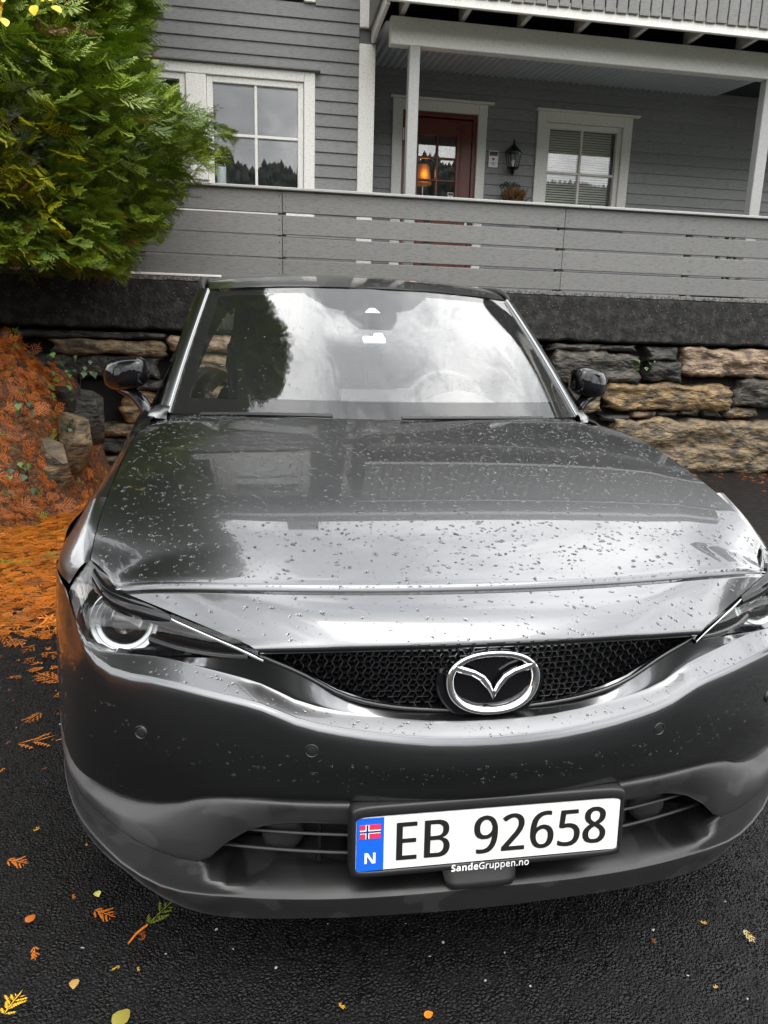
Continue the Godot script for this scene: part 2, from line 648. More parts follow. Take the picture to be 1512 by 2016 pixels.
func ground() -> void:
	var big := PlaneMesh.new()
	big.size = Vector2(1600, 1600)
	structure("ground", big, M.earth, put(Vector3(0, -0.012, 0)))
	# a driveway sheet with slight unevenness
	var rows := []
	var n := FastNoiseLite.new()
	n.frequency = 0.35
	n.seed = 4
	for i in 61:
		var row := []
		for j in 61:
			var x := -9.0 + 18.0 * j / 60.0
			var z := -6.3 + 16.0 * i / 60.0
			row.append(Vector3(x, n.get_noise_2d(x, z) * 0.008, z))
		rows.append(row)
	structure("driveway_asphalt", sheet(rows, Vector3(0, -5, 0)), M.asphalt)
	# chippings that stand out of the surface, where the picture is close enough to show them
	var st := SurfaceTool.new()
	st.begin(Mesh.PRIMITIVE_TRIANGLES)
	var s := SphereMesh.new()
	s.radius = 0.5
	s.height = 0.7
	s.radial_segments = 6
	s.rings = 2
	var places := []
	var tints := []
	for zone in [[-2.3, 1.6, -0.55, 0.75, 30000], [-1.9, -0.95, -2.4, -0.55, 15000], [0.95, 2.4, -2.2, -0.4, 9000]]:
		for i in zone[4]:
			var x := rng.randf_range(zone[0], zone[1])
			var z := rng.randf_range(zone[2], zone[3])
			var d := rng.randf_range(0.0035, 0.0085)
			var b := Basis.from_euler(Vector3(rng.randf_range(-0.5, 0.5), rng.randf() * TAU, rng.randf_range(-0.5, 0.5))).scaled_local(Vector3(d * rng.randf_range(0.8, 1.4), d * 0.75, d))
			places.append(Transform3D(b, Vector3(x, n.get_noise_2d(x, z) * 0.008 + 0.0002, z)))
			var k := rng.randf()
			var g := 0.003 + 0.014 * k * k
			if k > 0.996:
				g = 0.3
			tints.append(Color(g, g, g * 1.02))
	var o := stuff(self, "asphalt_chippings", s, M.grit, places, tints)
	tag(o, "coarse dark stone chippings standing out of the wet asphalt", "gravel")

func hills() -> void:
	# a wooded ridge across the valley, behind the photographer: the windows mirror it
	var n := FastNoiseLite.new()
	n.frequency = 0.006
	n.seed = 5
	n.fractal_octaves = 4
	var rows := []
	var tops := []
	for i in 15:
		var row := []
		var t := i / 14.0
		for j in 81:
			var x := -520.0 + 1040.0 * j / 80.0
			var crest := 78.0 + n.get_noise_2d(x, 10.0) * 40.0 + 22.0 * smoothstep(30.0, -200.0, x)
			var y := crest * sin(t * PI * 0.5) + n.get_noise_2d(x * 3.0, i * 60.0) * 5.0 * t - 0.5
			row.append(Vector3(x, y, 250.0 + t * 150.0))
		rows.append(row)
	structure("hillside", sheet(rows, Vector3(0, -100, 300)), M.earth)
	var cone := lathe([Vector2(0.0, 1.0), Vector2(0.16, 0.7), Vector2(0.13, 0.66), Vector2(0.26, 0.3), Vector2(0.2, 0.27), Vector2(0.3, 0.0)], 7)
	var places := []
	var tints := []
	for i in 11000:
		var u := rng.randf() * 13.99
		var w := rng.randf() * 79.99
		var a: Vector3 = rows[int(u)][int(w)]
		var b: Vector3 = rows[int(u) + 1][int(w) + 1]
		var p := Vector3(lerpf(a.x, b.x, w - int(w)), lerpf(a.y, b.y, u - int(u)) - 1.0, lerpf(a.z, b.z, u - int(u)))
		var hgt := rng.randf_range(5.0, 11.0)
		places.append(Transform3D(Basis.from_euler(Vector3(0, rng.randf() * TAU, 0)).scaled_local(Vector3(hgt, hgt, hgt)), p))
		var k := rng.randf_range(0.6, 1.3)
		tints.append(Color(0.022 * k, 0.034 * k, 0.024 * k))
	var fm := mat(Color.WHITE, 0.8)
	fm.vertex_color_use_as_albedo = true
	var o := stuff(self, "forest_trees", cone, fm, places, tints)
	tag(o, "dark conifer forest covering the ridge that the house windows mirror", "forest")

# ------------------------------------------------------------------ walls, fence
var rock_noise := FastNoiseLite.new()
func stone(parent: Node, x0: float, y0: float, x1: float, y1: float, tone: int, sd: int, zf := -5.72) -> void:
	rock_noise.seed = 100 + sd
	rock_noise.frequency = 1.0
	rock_noise.fractal_type = FastNoiseLite.FRACTAL_FBM
	rock_noise.fractal_octaves = 4
	var crack := FastNoiseLite.new()
	crack.seed = 300 + sd
	crack.frequency = 1.0
	crack.fractal_type = FastNoiseLite.FRACTAL_RIDGED
	crack.fractal_octaves = 3
	var w := x1 - x0
	var h := y1 - y0
	var nu := clampi(int(w / 0.028), 8, 60)
	var nv := clampi(int(h / 0.020), 6, 26)
	var proud := 0.028 * sin(sd * 12.9898)
	var rows := []
	for i in nv + 3:
		var v := clampf((i - 1.0) / nv, 0.0, 1.0)
		var row := []
		for j in nu + 3:
			var u := clampf((j - 1.0) / nu, 0.0, 1.0)
			var border := i == 0 or j == 0 or i == nv + 2 or j == nu + 2
			var cu := u * 2.0 - 1.0
			var cv := v * 2.0 - 1.0
			# uneven outline
			var ex := rock_noise.get_noise_2d(v * h * 5.0, sd * 7.0 + signf(cu) * 3.0) * minf(0.10, w * 0.2)
			var ey := rock_noise.get_noise_2d(u * w * 3.0, sd * 5.0 + signf(cv) * 3.0 + 40.0) * minf(0.05, h * 0.22)
			var x := x0 + w * u + ex * absf(cu)
			var y := y0 + h * v + ey * absf(cv) - 0.02 * (1.0 if y0 < 0.01 and v < 0.01 else 0.0)
			var edge := minf(minf(u, 1.0 - u) * w, minf(v, 1.0 - v) * h)
			var z := zf + proud - 0.03 * exp(-edge / 0.014)
			z += roundf(rock_noise.get_noise_3d(x * 1.4, y * 5.5, sd + 9.0) * 7.0) * 0.006 - 0.022 * pow(maxf(0.0, crack.get_noise_3d(x * 1.3, y * 3.2, sd)), 4.0)
			z += rock_noise.get_noise_3d(x * 2.2, y * 5.0, sd) * 0.026 + rock_noise.get_noise_3d(x * 7.0, y * 18.0, sd + 50.0) * 0.008
			if border:
				z = zf - 0.22
				x += -signf(cu) * 0.006
			row.append(Vector3(x, y, z))
		rows.append(row)
	part(parent, "stone", sheet(rows, Vector3((x0 + x1) * 0.5, (y0 + y1) * 0.5, zf - 1.0)), M["rock%d" % tone])

func retaining_wall() -> void:
	var t := thing("retaining_wall", "rough layered stone retaining wall with a dark concrete beam cast on top, behind the parked car", "wall", Vector3.ZERO)
	# the stones one can see beside the car, right then left, then the courses it hides
	var seen := [
		[2.32, 1.208, 2.85, 1.275, 1], [2.85, 1.215, 3.22, 1.275, 3], [2.36, 0.905, 3.32, 1.200, 1], [3.34, 1.14, 3.69, 1.262, 3],
		[3.37, 0.935, 3.76, 1.125, 3], [3.74, 0.99, 5.05, 1.262, 4], [2.97, 0.640, 4.34, 0.905, 2], [4.38, 0.70, 5.13, 0.965, 1],
		[2.95, 0.530, 3.27, 0.594, 3], [3.28, 0.560, 3.56, 0.625, 4], [3.58, 0.578, 3.79, 0.628, 3], [3.81, 0.588, 4.03, 0.655, 1],
		[4.05, 0.575, 4.27, 0.66, 3], [4.30, 0.585, 4.66, 0.682, 0], [2.72, 0.605, 2.94, 0.885, 0], [3.06, 0.0, 5.35, 0.552, 0],
		[-2.50, 1.20, -2.09, 1.27, 3], [-2.07, 1.212, -1.23, 1.27, 3], [-2.23, 1.067, -1.29, 1.200, 0], [-2.41, 0.865, -1.30, 1.055, 3],
		[-1.66, 0.765, -1.22, 0.855, 3], [-1.65, 0.465, -1.23, 0.755, 2], [-1.88, 0.340, -1.25, 0.457, 0], [-1.92, 0.190, -1.27, 0.333, 3],
		[-2.0, 0.0, -1.27, 0.184, 0]]
	var k := 0
	for s in seen:
		stone(t, s[0], s[1], s[2], s[3], s[4], k)
		k += 1
	var y := 0.0
	while y < 1.2:
		var h := rng.randf_range(0.14, 0.3)
		if 1.265 - y - h < 0.12:
			h = 1.265 - y
		for span in [[-5.2, -2.5], [-1.2, 2.3], [5.4, 8.0]]:
			var x: float = span[0]
			while x < span[1] - 0.2:
				var w := rng.randf_range(0.4, 1.1)
				if span[1] - x - w < 0.3:
					w = span[1] - x
				stone(t, x, y + 0.006, x + w - 0.02, y + h - 0.012, rng.randi() % 5, k)
				k += 1
				x += w
		if y < 0.55:
			stone(t, 2.33, y + 0.01, 2.7 if y > 0.3 else 3.02, minf(y + h - 0.012, 0.6), 1, k)
			k += 1
		y += h
	stone(t, 2.33, 0.61, 2.70, 0.89, 3, k)
	box(t, "mortar_core", Vector3(-5.4, -0.3, -6.3), Vector3(8.2, 1.28, -5.86), M.joint)
	# concrete beam with a worn, uneven face
	var n := FastNoiseLite.new()
	n.frequency = 2.0
	n.seed = 77
	var rows := []
	for i in 22:
		var row := []
		for j in 271:
			var x := -5.4 + 13.6 * j / 270.0
			var v := i / 21.0
			var yy := 1.272 + 0.468 * clampf((v - 0.05) / 0.85, 0.0, 1.0)
			var low := n.get_noise_2d(x * 2.2, 9.0)
			if v <= 0.15:
				yy += maxf(0.0, low) * 0.03 + n.get_noise_2d(x * 7.0, 3.0) * 0.008
			var z := -5.70 + n.get_noise_2d(x * 1.5, yy * 3.0) * 0.006
			if v < 0.05:
				z = -6.2
			elif v > 0.9:
				z = lerpf(-5.706, -6.2, (v - 0.9) / 0.1)
				yy = 1.744 + n.get_noise_2d(x * 5.0, z * 4.0) * 0.006
			row.append(Vector3(x, yy, z))
		rows.append(row)
	part(t, "concrete_beam", sheet(rows, Vector3(1.4, 1.5, -6.1)), M.concrete)
	var rim := []
	for i in 4:
		var row := []
		for j in 271:
			var x := -5.4 + 13.6 * j / 270.0
			var o := n.get_noise_2d(x * 6.0, 31.0) * 0.008
			row.append([Vector3(x, 1.722 + o, -5.695), Vector3(x, 1.752 + o * 0.5, -5.694), Vector3(x, 1.756, -5.703), Vector3(x, 1.756, -5.8)][i])
		rim.append(row)
	part(t, "worn_rim", sheet(rim, Vector3(1.4, 1.6, -6.0)), M.pale)

func fence() -> void:
	var t := thing("board_fence", "grey horizontal board fence along the terrace, on top of the concrete beam", "fence", Vector3.ZERO)
	var ys := [[1.768, 1.930], [1.952, 2.118], [2.140, 2.298], [2.321, 2.498]]
	var k := 0
	for y in ys:
		# right of the joint post the boards stand apart; to its left they are close
		for span in [[-0.218, 2.378], [2.381, 4.963], [4.967, 7.6]]:
			var o := box(t, "board", Vector3(span[0], y[0], -5.724), Vector3(span[1], y[1], -5.70), M["wood%d" % (k % 4)], 0.004)
			o.rotation.z = 0.0012 * sin(k * 3.1)
			k += 1
		for span in [[-2.62, -0.2215], [-5.3, -2.623]]:
			var o := box(t, "board", Vector3(span[0], y[0] - 0.008, -5.726), Vector3(span[1], y[1] + 0.003, -5.702), M["wood%d" % ((k + 1) % 4)], 0.004)
			o.rotation.x = -0.02
			k += 1
	for x in [-4.9, -2.62, -0.22, 2.378, 4.965, 7.5]:
		box(t, "post", Vector3(x - 0.036, 1.72, -5.80), Vector3(x + 0.036, 2.49, -5.728), M.wood, 0.004)
	for x in [-1.42, 1.08, 3.67, 6.2]:
		box(t, "brace", Vector3(x - 0.03, 1.74, -5.765), Vector3(x + 0.03, 2.48, -5.728), M.wood, 0.004)
	box(t, "top_rail", Vector3(-2.4, 2.499, -5.83), Vector3(2.6, 2.523, -5.665), M.post_grey, 0.005)
	box(t, "top_rail", Vector3(2.605, 2.499, -5.83), Vector3(7.6, 2.523, -5.665), M.post_grey, 0.005)
	box(t, "top_rail", Vector3(-5.3, 2.499, -5.83), Vector3(-2.405, 2.523, -5.665), M.post_grey, 0.005)
	box(t, "bottom_strip", Vector3(-5.3, 1.757, -5.722), Vector3(-0.75, 1.776, -5.69), M.wood_white, 0.003)
	# nail heads where the boards meet the posts
	var nail := CylinderMesh.new()
	nail.top_radius = 0.004
	nail.bottom_radius = 0.005
	nail.height = 0.004
	nail.radial_segments = 8
	nail.rings = 0
	var list := []
	for x in [-0.245, -0.19, 2.35, 2.41, -1.42, 1.08, 3.67, -1.40, 1.10, 3.69]:
		for y in ys:
			for f in [0.25, 0.75]:
				list.append([nail, put(Vector3(x, lerpf(y[0], y[1], f), -5.7005), Vector3(PI / 2, 0, 0))])
	var nails := part(t, "nail_heads", joined(list), M.rubber)
	nails.set_meta("kind", "stuff")

# ------------------------------------------------------------------ the house
func siding(parent: Node, x0: float, x1: float, y0: float, y1: float, z: float, pitch: float, kind: String, holes: Array) -> void:
	var n := int(ceil((y1 - y0) / pitch))
	for i in n:
		var y := y0 + i * pitch
		var spans := [[x0, x1]]
		for hole in holes:
			if y + pitch * 0.6 > hole[1] and y + pitch * 0.4 < hole[3]:
				var next := []
				for s in spans:
					if hole[0] > s[0] and hole[2] < s[1]:
						next.append([s[0], hole[0]])
						next.append([hole[2], s[1]])
					elif hole[2] > s[0] and hole[2] < s[1] and hole[0] <= s[0]:
						next.append([hole[2], s[1]])
					elif hole[0] < s[1] and hole[0] > s[0] and hole[2] >= s[1]:
						next.append([s[0], hole[0]])
					else:
						next.append(s)
				spans = next
		for s in spans:
			var o := part(parent, "board", bev(Vector3(s[1] - s[0], pitch + 0.02, 0.018), 0.003), M["%s%d" % [kind, (i * 7 + int(s[0] * 3.0) + 40) % 4]])
			o.position = Vector3((s[0] + s[1]) * 0.5, y + pitch * 0.5 + 0.006, z + 0.011)
			o.rotation.x = -0.125

func frame_of(parent: Node, called: String, x0: float, x1: float, y0: float, y1: float, z0: float, z1: float, w: float, m: Material) -> MeshInstance3D:
	var d := z1 - z0
	var zc := (z0 + z1) * 0.5
	return part(parent, called, joined([
		[bev(Vector3(w, y1 - y0, d), 0.004), put(Vector3(x0 + w * 0.5, (y0 + y1) * 0.5, zc))],
		[bev(Vector3(w, y1 - y0, d), 0.004), put(Vector3(x1 - w * 0.5, (y0 + y1) * 0.5, zc))],
		[bev(Vector3(x1 - x0 - w * 2, w, d), 0.004), put(Vector3((x0 + x1) * 0.5, y1 - w * 0.5, zc))],
		[bev(Vector3(x1 - x0 - w * 2, w, d), 0.004), put(Vector3((x0 + x1) * 0.5, y0 + w * 0.5, zc))]]), m)

# casement with a cross of glazing bars; z is the wall's face
func casement(parent: Node, x0: float, x1: float, y0: float, y1: float, z: float, xm: float, ym: float) -> void:
	frame_of(parent, "sash", x0, x1, y0, y1, z - 0.05, z + 0.012, 0.056, M.wood_white)
	var gx0 := x0 + 0.056
	var gx1 := x1 - 0.056
	var gy0 := y0 + 0.056
	var gy1 := y1 - 0.056
	box(parent, "glazing_bar", Vector3(xm - 0.013, gy0, z - 0.03), Vector3(xm + 0.013, gy1, z + 0.004), M.wood_white)
	box(parent, "glazing_bar", Vector3(gx0, ym - 0.013, z - 0.031), Vector3(xm - 0.013, ym + 0.013, z + 0.003), M.wood_white)
	box(parent, "glazing_bar", Vector3(xm + 0.013, ym - 0.013, z - 0.031), Vector3(gx1, ym + 0.013, z + 0.003), M.wood_white)
	for cx in [[gx0, xm - 0.013], [xm + 0.013, gx1]]:
		for cy in [[gy0, ym - 0.013], [ym + 0.013, gy1]]:
			# double glazing: two sheets
			box(parent, "pane", Vector3(cx[0], cy[0], z - 0.022), Vector3(cx[1], cy[1], z - 0.018), M.glass, 0.0002)
			box(parent, "pane", Vector3(cx[0], cy[0], z - 0.040), Vector3(cx[1], cy[1], z - 0.036), M.glass, 0.0002)

func house() -> void:
	var h := thing("timber_house", "grey timber house with white window trim, a covered porch and a balcony above it", "house", Vector3.ZERO)
	var zw := -6.8
	var zp := -7.9
	# carcass, thick walls round dark rooms
	var dark := mat(lin(0.02, 0.02, 0.022), 0.9)
	var wall := mat(lin(0.12, 0.12, 0.12), 0.9)
	part(h, "wall", joined([
		[bev(Vector3(1.82, 6.6, 0.2)), put(Vector3(-2.95, 2.8, zw - 0.1))],
		[bev(Vector3(0.7, 6.6, 0.2)), put(Vector3(0.37, 2.8, zw - 0.1))],
		[bev(Vector3(2.2, 3.05, 0.2)), put(Vector3(-1.05, 0.98, zw - 0.1))],
		[bev(Vector3(2.2, 0.62, 0.2)), put(Vector3(-1.05, 4.06, zw - 0.1))],
		[bev(Vector3(2.2, 0.5, 0.2)), put(Vector3(-1.05, 5.87, zw - 0.1))],
		[bev(Vector3(0.2, 6.6, 1.1)), put(Vector3(0.62, 2.8, zw - 0.75))],
		[bev(Vector3(0.5, 6.6, 0.2)), put(Vector3(0.95, 2.8, zp - 0.1))],
		[bev(Vector3(0.78, 6.6, 0.2)), put(Vector3(2.52, 2.8, zp - 0.1))],
		[bev(Vector3(3.7, 6.6, 0.2)), put(Vector3(5.76, 2.8, zp - 0.1))],
		[bev(Vector3(1.0, 2.3, 0.2)), put(Vector3(1.65, 4.95, zp - 0.1))],
		[bev(Vector3(1.0, 0.9, 0.2)), put(Vector3(1.65, 0.9, zp - 0.1))],
		[bev(Vector3(1.06, 2.3, 0.2)), put(Vector3(3.41, 4.945, zp - 0.1))],
		[bev(Vector3(1.06, 2.9, 0.2)), put(Vector3(3.41, 1.42, zp - 0.1))],
		[bev(Vector3(0.2, 6.6, 5.0)), put(Vector3(-3.96, 2.8, zw - 2.6))],
		[bev(Vector3(0.2, 6.6, 4.2)), put(Vector3(7.5, 2.8, zp - 2.2))]]), wall)
	part(h, "inner_wall", joined([
		[bev(Vector3(11.4, 6.2, 0.1)), put(Vector3(1.75, 3.0, -11.9))],
		[bev(Vector3(11.2, 0.12, 5.0)), put(Vector3(1.75, 1.5, -9.5))],
		[bev(Vector3(11.2, 0.12, 4.0)), put(Vector3(1.75, 4.25, -10.0))],
		[bev(Vector3(4.4, 0.12, 1.0)), put(Vector3(-1.7, 4.25, -7.5))],
		[bev(Vector3(0.1, 6.0, 3.6)), put(Vector3(2.55, 3.0, -10.0))]]), dark)
	# cladding boards, wing then porch wall
	var w1 := [-2.14, 2.40, 0.134, 3.77]
	var w1u := [-2.14, 4.37, 0.134, 5.72]
	var cw := Node3D.new()
	cw.name = "wing_cladding"
	h.add_child(cw)
	siding(cw, -3.86, 0.562, 1.9, 6.1, zw, 0.1168, "wood_house", [w1, w1u])
	var cp := Node3D.new()
	cp.name = "porch_cladding"
	h.add_child(cp)
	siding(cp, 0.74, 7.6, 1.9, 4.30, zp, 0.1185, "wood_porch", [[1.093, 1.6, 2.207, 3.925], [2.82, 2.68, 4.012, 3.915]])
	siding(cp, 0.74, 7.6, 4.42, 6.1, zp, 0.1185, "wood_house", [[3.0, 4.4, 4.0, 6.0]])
	# corner board
	box(h, "corner_board", Vector3(0.562, 1.6, zw - 0.02), Vector3(0.722, 4.06, zw + 0.042), M.wood_white, 0.005)
	box(h, "corner_board", Vector3(0.562, 4.2, zw - 0.02), Vector3(0.722, 6.05, zw + 0.04), M.wood_white, 0.005)
	# twin window of the wing, and the one above it
	for v in [[w1, 3.167], [w1u, 5.2]]:
		var b: Array = v[0]
		var win := Node3D.new()
		win.name = "window"
		h.add_child(win, true)
		part(win, "trim", joined([
			[bev(Vector3(0.108, b[3] - b[1], 0.045), 0.005), put(Vector3(b[2] - 0.054, (b[1] + b[3]) * 0.5, zw + 0.022))],
			[bev(Vector3(0.108, b[3] - b[1], 0.045), 0.005), put(Vector3(b[0] + 0.054, (b[1] + b[3]) * 0.5, zw + 0.022))],
			[bev(Vector3(b[2] - b[0] - 0.216, 0.092, 0.044), 0.005), put(Vector3((b[0] + b[2]) * 0.5, b[3] - 0.046, zw + 0.021))],
			[bev(Vector3(b[2] - b[0] - 0.216, 0.11, 0.044), 0.005), put(Vector3((b[0] + b[2]) * 0.5, b[1] + 0.1, zw + 0.021))],
			[bev(Vector3(0.19, b[3] - b[1] - 0.25, 0.043), 0.005), put(Vector3(-1.0, (b[1] + b[3]) * 0.5 + 0.03, zw + 0.02))]]), M.wood_white)
		box(win, "drip_cap", Vector3(b[0] - 0.05, b[3] + 0.001, zw - 0.01), Vector3(b[2] + 0.05, b[3] + 0.022, zw + 0.085), M.wood_house, 0.004)
		casement(win, -0.902, 0.024, b[1] + 0.156, b[3] - 0.093, zw + 0.006, -0.439, v[1])
		casement(win, -2.03, -1.098, b[1] + 0.156, b[3] - 0.093, zw + 0.006, -1.56, v[1])
	# porch window
	var pw := Node3D.new()
	pw.name = "window"
	h.add_child(pw, true)
	part(pw, "trim", joined([
		[bev(Vector3(0.108, 1.23, 0.045), 0.005), put(Vector3(2.876, 3.30, zp + 0.022))],
		[bev(Vector3(0.116, 1.23, 0.045), 0.005), put(Vector3(3.954, 3.30, zp + 0.022))],
		[bev(Vector3(0.966, 0.112, 0.044), 0.005), put(Vector3(3.413, 3.859, zp + 0.021))],
		[bev(Vector3(0.966, 0.08, 0.044), 0.005), put(Vector3(3.413, 2.73, zp + 0.021))]]), M.wood_white)
	box(pw, "drip_cap", Vector3(2.79, 3.916, zp - 0.01), Vector3(4.09, 3.936, zp + 0.085), M.wood_white, 0.004)
	casement(pw, 2.932, 3.894, 2.772, 3.80, zp + 0.006, 3.395, 3.264)
	# blind behind it, half lowered slats showing towards the bottom
	var blind := Node3D.new()
	blind.name = "venetian_blind"
	h.add_child(blind)
	for i in 34:
		var y := 2.83 + i * 0.0275
		var sl := part(blind, "slat", bev(Vector3(0.84, 0.0022, 0.025), 0.0008), mat(lin(0.66, 0.67, 0.60), 0.5))
		sl.position = Vector3(3.40, y, zp - 0.10)
		sl.rotation.x = 0.95 if i < 16 else 1.2
	# door
	var d := Node3D.new()
	d.name = "door"
	h.add_child(d)
	part(d, "trim", joined([
		[bev(Vector3(0.118, 2.34, 0.045), 0.005), put(Vector3(1.152, 2.755, zp + 0.022))],
		[bev(Vector3(0.108, 2.34, 0.045), 0.005), put(Vector3(2.153, 2.755, zp + 0.022))],
		[bev(Vector3(0.888, 0.106, 0.044), 0.005), put(Vector3(1.655, 3.872, zp + 0.021))]]), M.wood_white)
	box(d, "drip_cap", Vector3(1.06, 3.926, zp - 0.01), Vector3(2.275, 3.948, zp + 0.085), M.wood_white, 0.004)
	frame_of(d, "frame", 1.211, 2.099, 1.60, 3.819, zp - 0.08, zp + 0.01, 0.05, M.red_door)
	# leaf: stiles, rails and glazing bars round six panes, boards below
	part(d, "leaf", joined([
		[bev(Vector3(0.155, 2.11, 0.045), 0.004), put(Vector3(1.340, 2.70, zp - 0.03))],
		[bev(Vector3(0.18, 2.11, 0.045), 0.004), put(Vector3(1.957, 2.70, zp - 0.03))],
		[bev(Vector3(0.45, 0.175, 0.044), 0.004), put(Vector3(1.643, 3.667, zp - 0.03))],
		[bev(Vector3(0.45, 1.2, 0.044), 0.004), put(Vector3(1.643, 2.25, zp - 0.03))],
		[bev(Vector3(0.026, 0.74, 0.04), 0.004), put(Vector3(1.641, 3.215, zp - 0.029))],
		[bev(Vector3(0.45, 0.02, 0.041), 0.004), put(Vector3(1.643, 3.339, zp - 0.029))],
		[bev(Vector3(0.45, 0.02, 0.041), 0.004), put(Vector3(1.643, 3.095, zp - 0.029))]]), M.red_door)
	box(d, "panel_strip", Vector3(1.905, 1.75, zp - 0.008), Vector3(1.93, 3.7, zp - 0.002), M.red_dark, 0.003)
	for cx in [[1.419, 1.628], [1.654, 1.866]]:
		for cy in [[3.35, 3.579], [3.106, 3.328], [2.86, 3.084]]:
			box(d, "pane", Vector3(cx[0], cy[0], zp - 0.034), Vector3(cx[1], cy[1], zp - 0.030), M.glass, 0.0002)
			box(d, "pane", Vector3(cx[0], cy[0], zp - 0.046), Vector3(cx[1], cy[1], zp - 0.042), M.glass, 0.0002)
	box(d, "handle_plate", Vector3(2.0, 2.55, zp - 0.006), Vector3(2.035, 2.78, zp + 0.004), M.satin)
	box(d, "hinge", Vector3(1.222, 3.50, zp + 0.0), Vector3(1.242, 3.63, zp + 0.018), M.wood_white)
	part(d, "pane_sticker", bev(Vector3(0.07, 0.10, 0.002), 0.0005), M.white, put(Vector3(1.825, 2.925, zp - 0.027)))
	part(d, "pane_sticker", bev(Vector3(0.058, 0.026, 0.002), 0.0005), M.ink, put(Vector3(1.825, 2.955, zp - 0.0255)))
	part(d, "pane_sticker", bev(Vector3(0.022, 0.026, 0.002), 0.0005), M.ink, put(Vector3(1.822, 2.915, zp - 0.0255)))
	# deck, terrace floor behind the fence
	for i in 16:
		box(h, "deck_board", Vector3(-3.8, 1.575, -7.85 + i * 0.13), Vector3(7.7, 1.603, -7.85 + i * 0.13 + 0.12), M.wood)
	# porch posts and beam
	for x in [[0.956, 1.056], [4.575, 4.69]]:
		box(h, "post", Vector3(x[0], 1.60, -6.30), Vector3(x[1], 3.888, -6.20), M.post_grey, 0.005)
	box(h, "beam", Vector3(0.775, 3.888, -6.30), Vector3(7.7, 4.118, -6.198), M.wood_post, 0.006)
	box(h, "beam_board", Vector3(0.80, 4.10, -6.36), Vector3(7.7, 4.14, -6.3), M.wood_post, 0.004)
	# corrugated sheet under the balcony
	var crow := []
	for i in 2:
		var row := []
		for j in 421:
			var x := 0.74 + 4.30 * j / 420.0
			row.append(Vector3(x, 4.235 - 0.135 * i + 0.010 * cos(TAU * x / 0.076), -7.88 if i == 0 else -6.31))
		crow.append(row)
	var crow2 := []
	for r in crow:
		var q := []
		for p in r:
			q.append(p + Vector3(0, 0.002, 0))
		crow2.append(q)
	var steel := mat(lin(0.56, 0.60, 0.64), 0.5, 0.2)
	part(h, "corrugated_sheet", joined([[sheet(crow, Vector3(3, 9, -7)), Transform3D()], [sheet(crow2, Vector3(3, 0, -7)), Transform3D()]]), steel)
	# balcony: joists, fascia, floor, vertical slats, top rail
	for i in 12:
		var x := 0.86 + i * 0.565
		box(h, "joist", Vector3(x, 4.142, -6.30), Vector3(x + 0.048, 4.255, -5.855), M.wood_post, 0.004)
	box(h, "balcony_floor", Vector3(0.70, 4.257, -7.88), Vector3(7.7, 4.30, -5.86), mat(lin(0.018, 0.022, 0.03), 0.7), 0.004)
	box(h, "fascia", Vector3(0.675, 4.088, -5.855), Vector3(7.7, 4.208, -5.82), M.wood_white, 0.005)
	box(h, "side_fascia", Vector3(0.675, 4.068, -6.76), Vector3(0.71, 4.206, -5.857), M.wood_white, 0.005)
	var kx := 0.69
	var k := 0
	while kx < 7.6:
		var sl := box(h, "slat", Vector3(kx, 4.165 + 0.004 * sin(k * 2.3), -5.817), Vector3(kx + 0.096, 5.10, -5.797), M["wood%d" % (k % 4)], 0.003)
		sl.rotation.z = 0.001 * sin(k * 1.7)
		kx += 0.1085
		k += 1
	for i in 8:
		box(h, "slat", Vector3(0.648, 4.17, -6.74 + i * 0.1085), Vector3(0.668, 5.10, -6.74 + i * 0.1085 + 0.096), M["wood%d" % (i % 4)], 0.003)
	box(h, "balcony_rail", Vector3(0.62, 5.105, -5.87), Vector3(7.7, 5.145, -5.75), M.wood_white, 0.005)
	box(h, "balcony_rail", Vector3(0.61, 5.105, -6.78), Vector3(0.72, 5.145, -5.872), M.wood_white, 0.005)
	# upper storey: balcony door, roof with eaves and chimney
	frame_of(h, "balcony_door", 3.0, 4.0, 4.32, 6.0, zp - 0.05, zp + 0.05, 0.1, M.wood_white)
	box(h, "balcony_door", Vector3(3.1, 4.42, zp - 0.03), Vector3(3.9, 5.9, zp - 0.02), M.dark_glass, 0.0005)
	var roof := part(h, "roof", joined([
		[bev(Vector3(12.2, 0.14, 4.6), 0.01), put(Vector3(1.8, 7.09, -8.15), Vector3(0.42, 0, 0))],
		[bev(Vector3(12.2, 0.14, 4.6), 0.01), put(Vector3(1.8, 7.09, -12.3), Vector3(-0.42, 0, 0))]]), mat(lin(0.03, 0.03, 0.033), 0.6))
	box(h, "eave_board", Vector3(-4.3, 5.93, -6.14), Vector3(7.9, 6.13, -6.11), M.wood_white, 0.005)
	box(h, "soffit", Vector3(-4.3, 6.07, -7.9), Vector3(7.9, 6.10, -6.14), M.wood_post, 0.005)
	box(h, "chimney", Vector3(-0.15, 6.8, -8.4), Vector3(0.40, 8.4, -7.85), mat(lin(0.12, 0.11, 0.10), 0.8), 0.01)

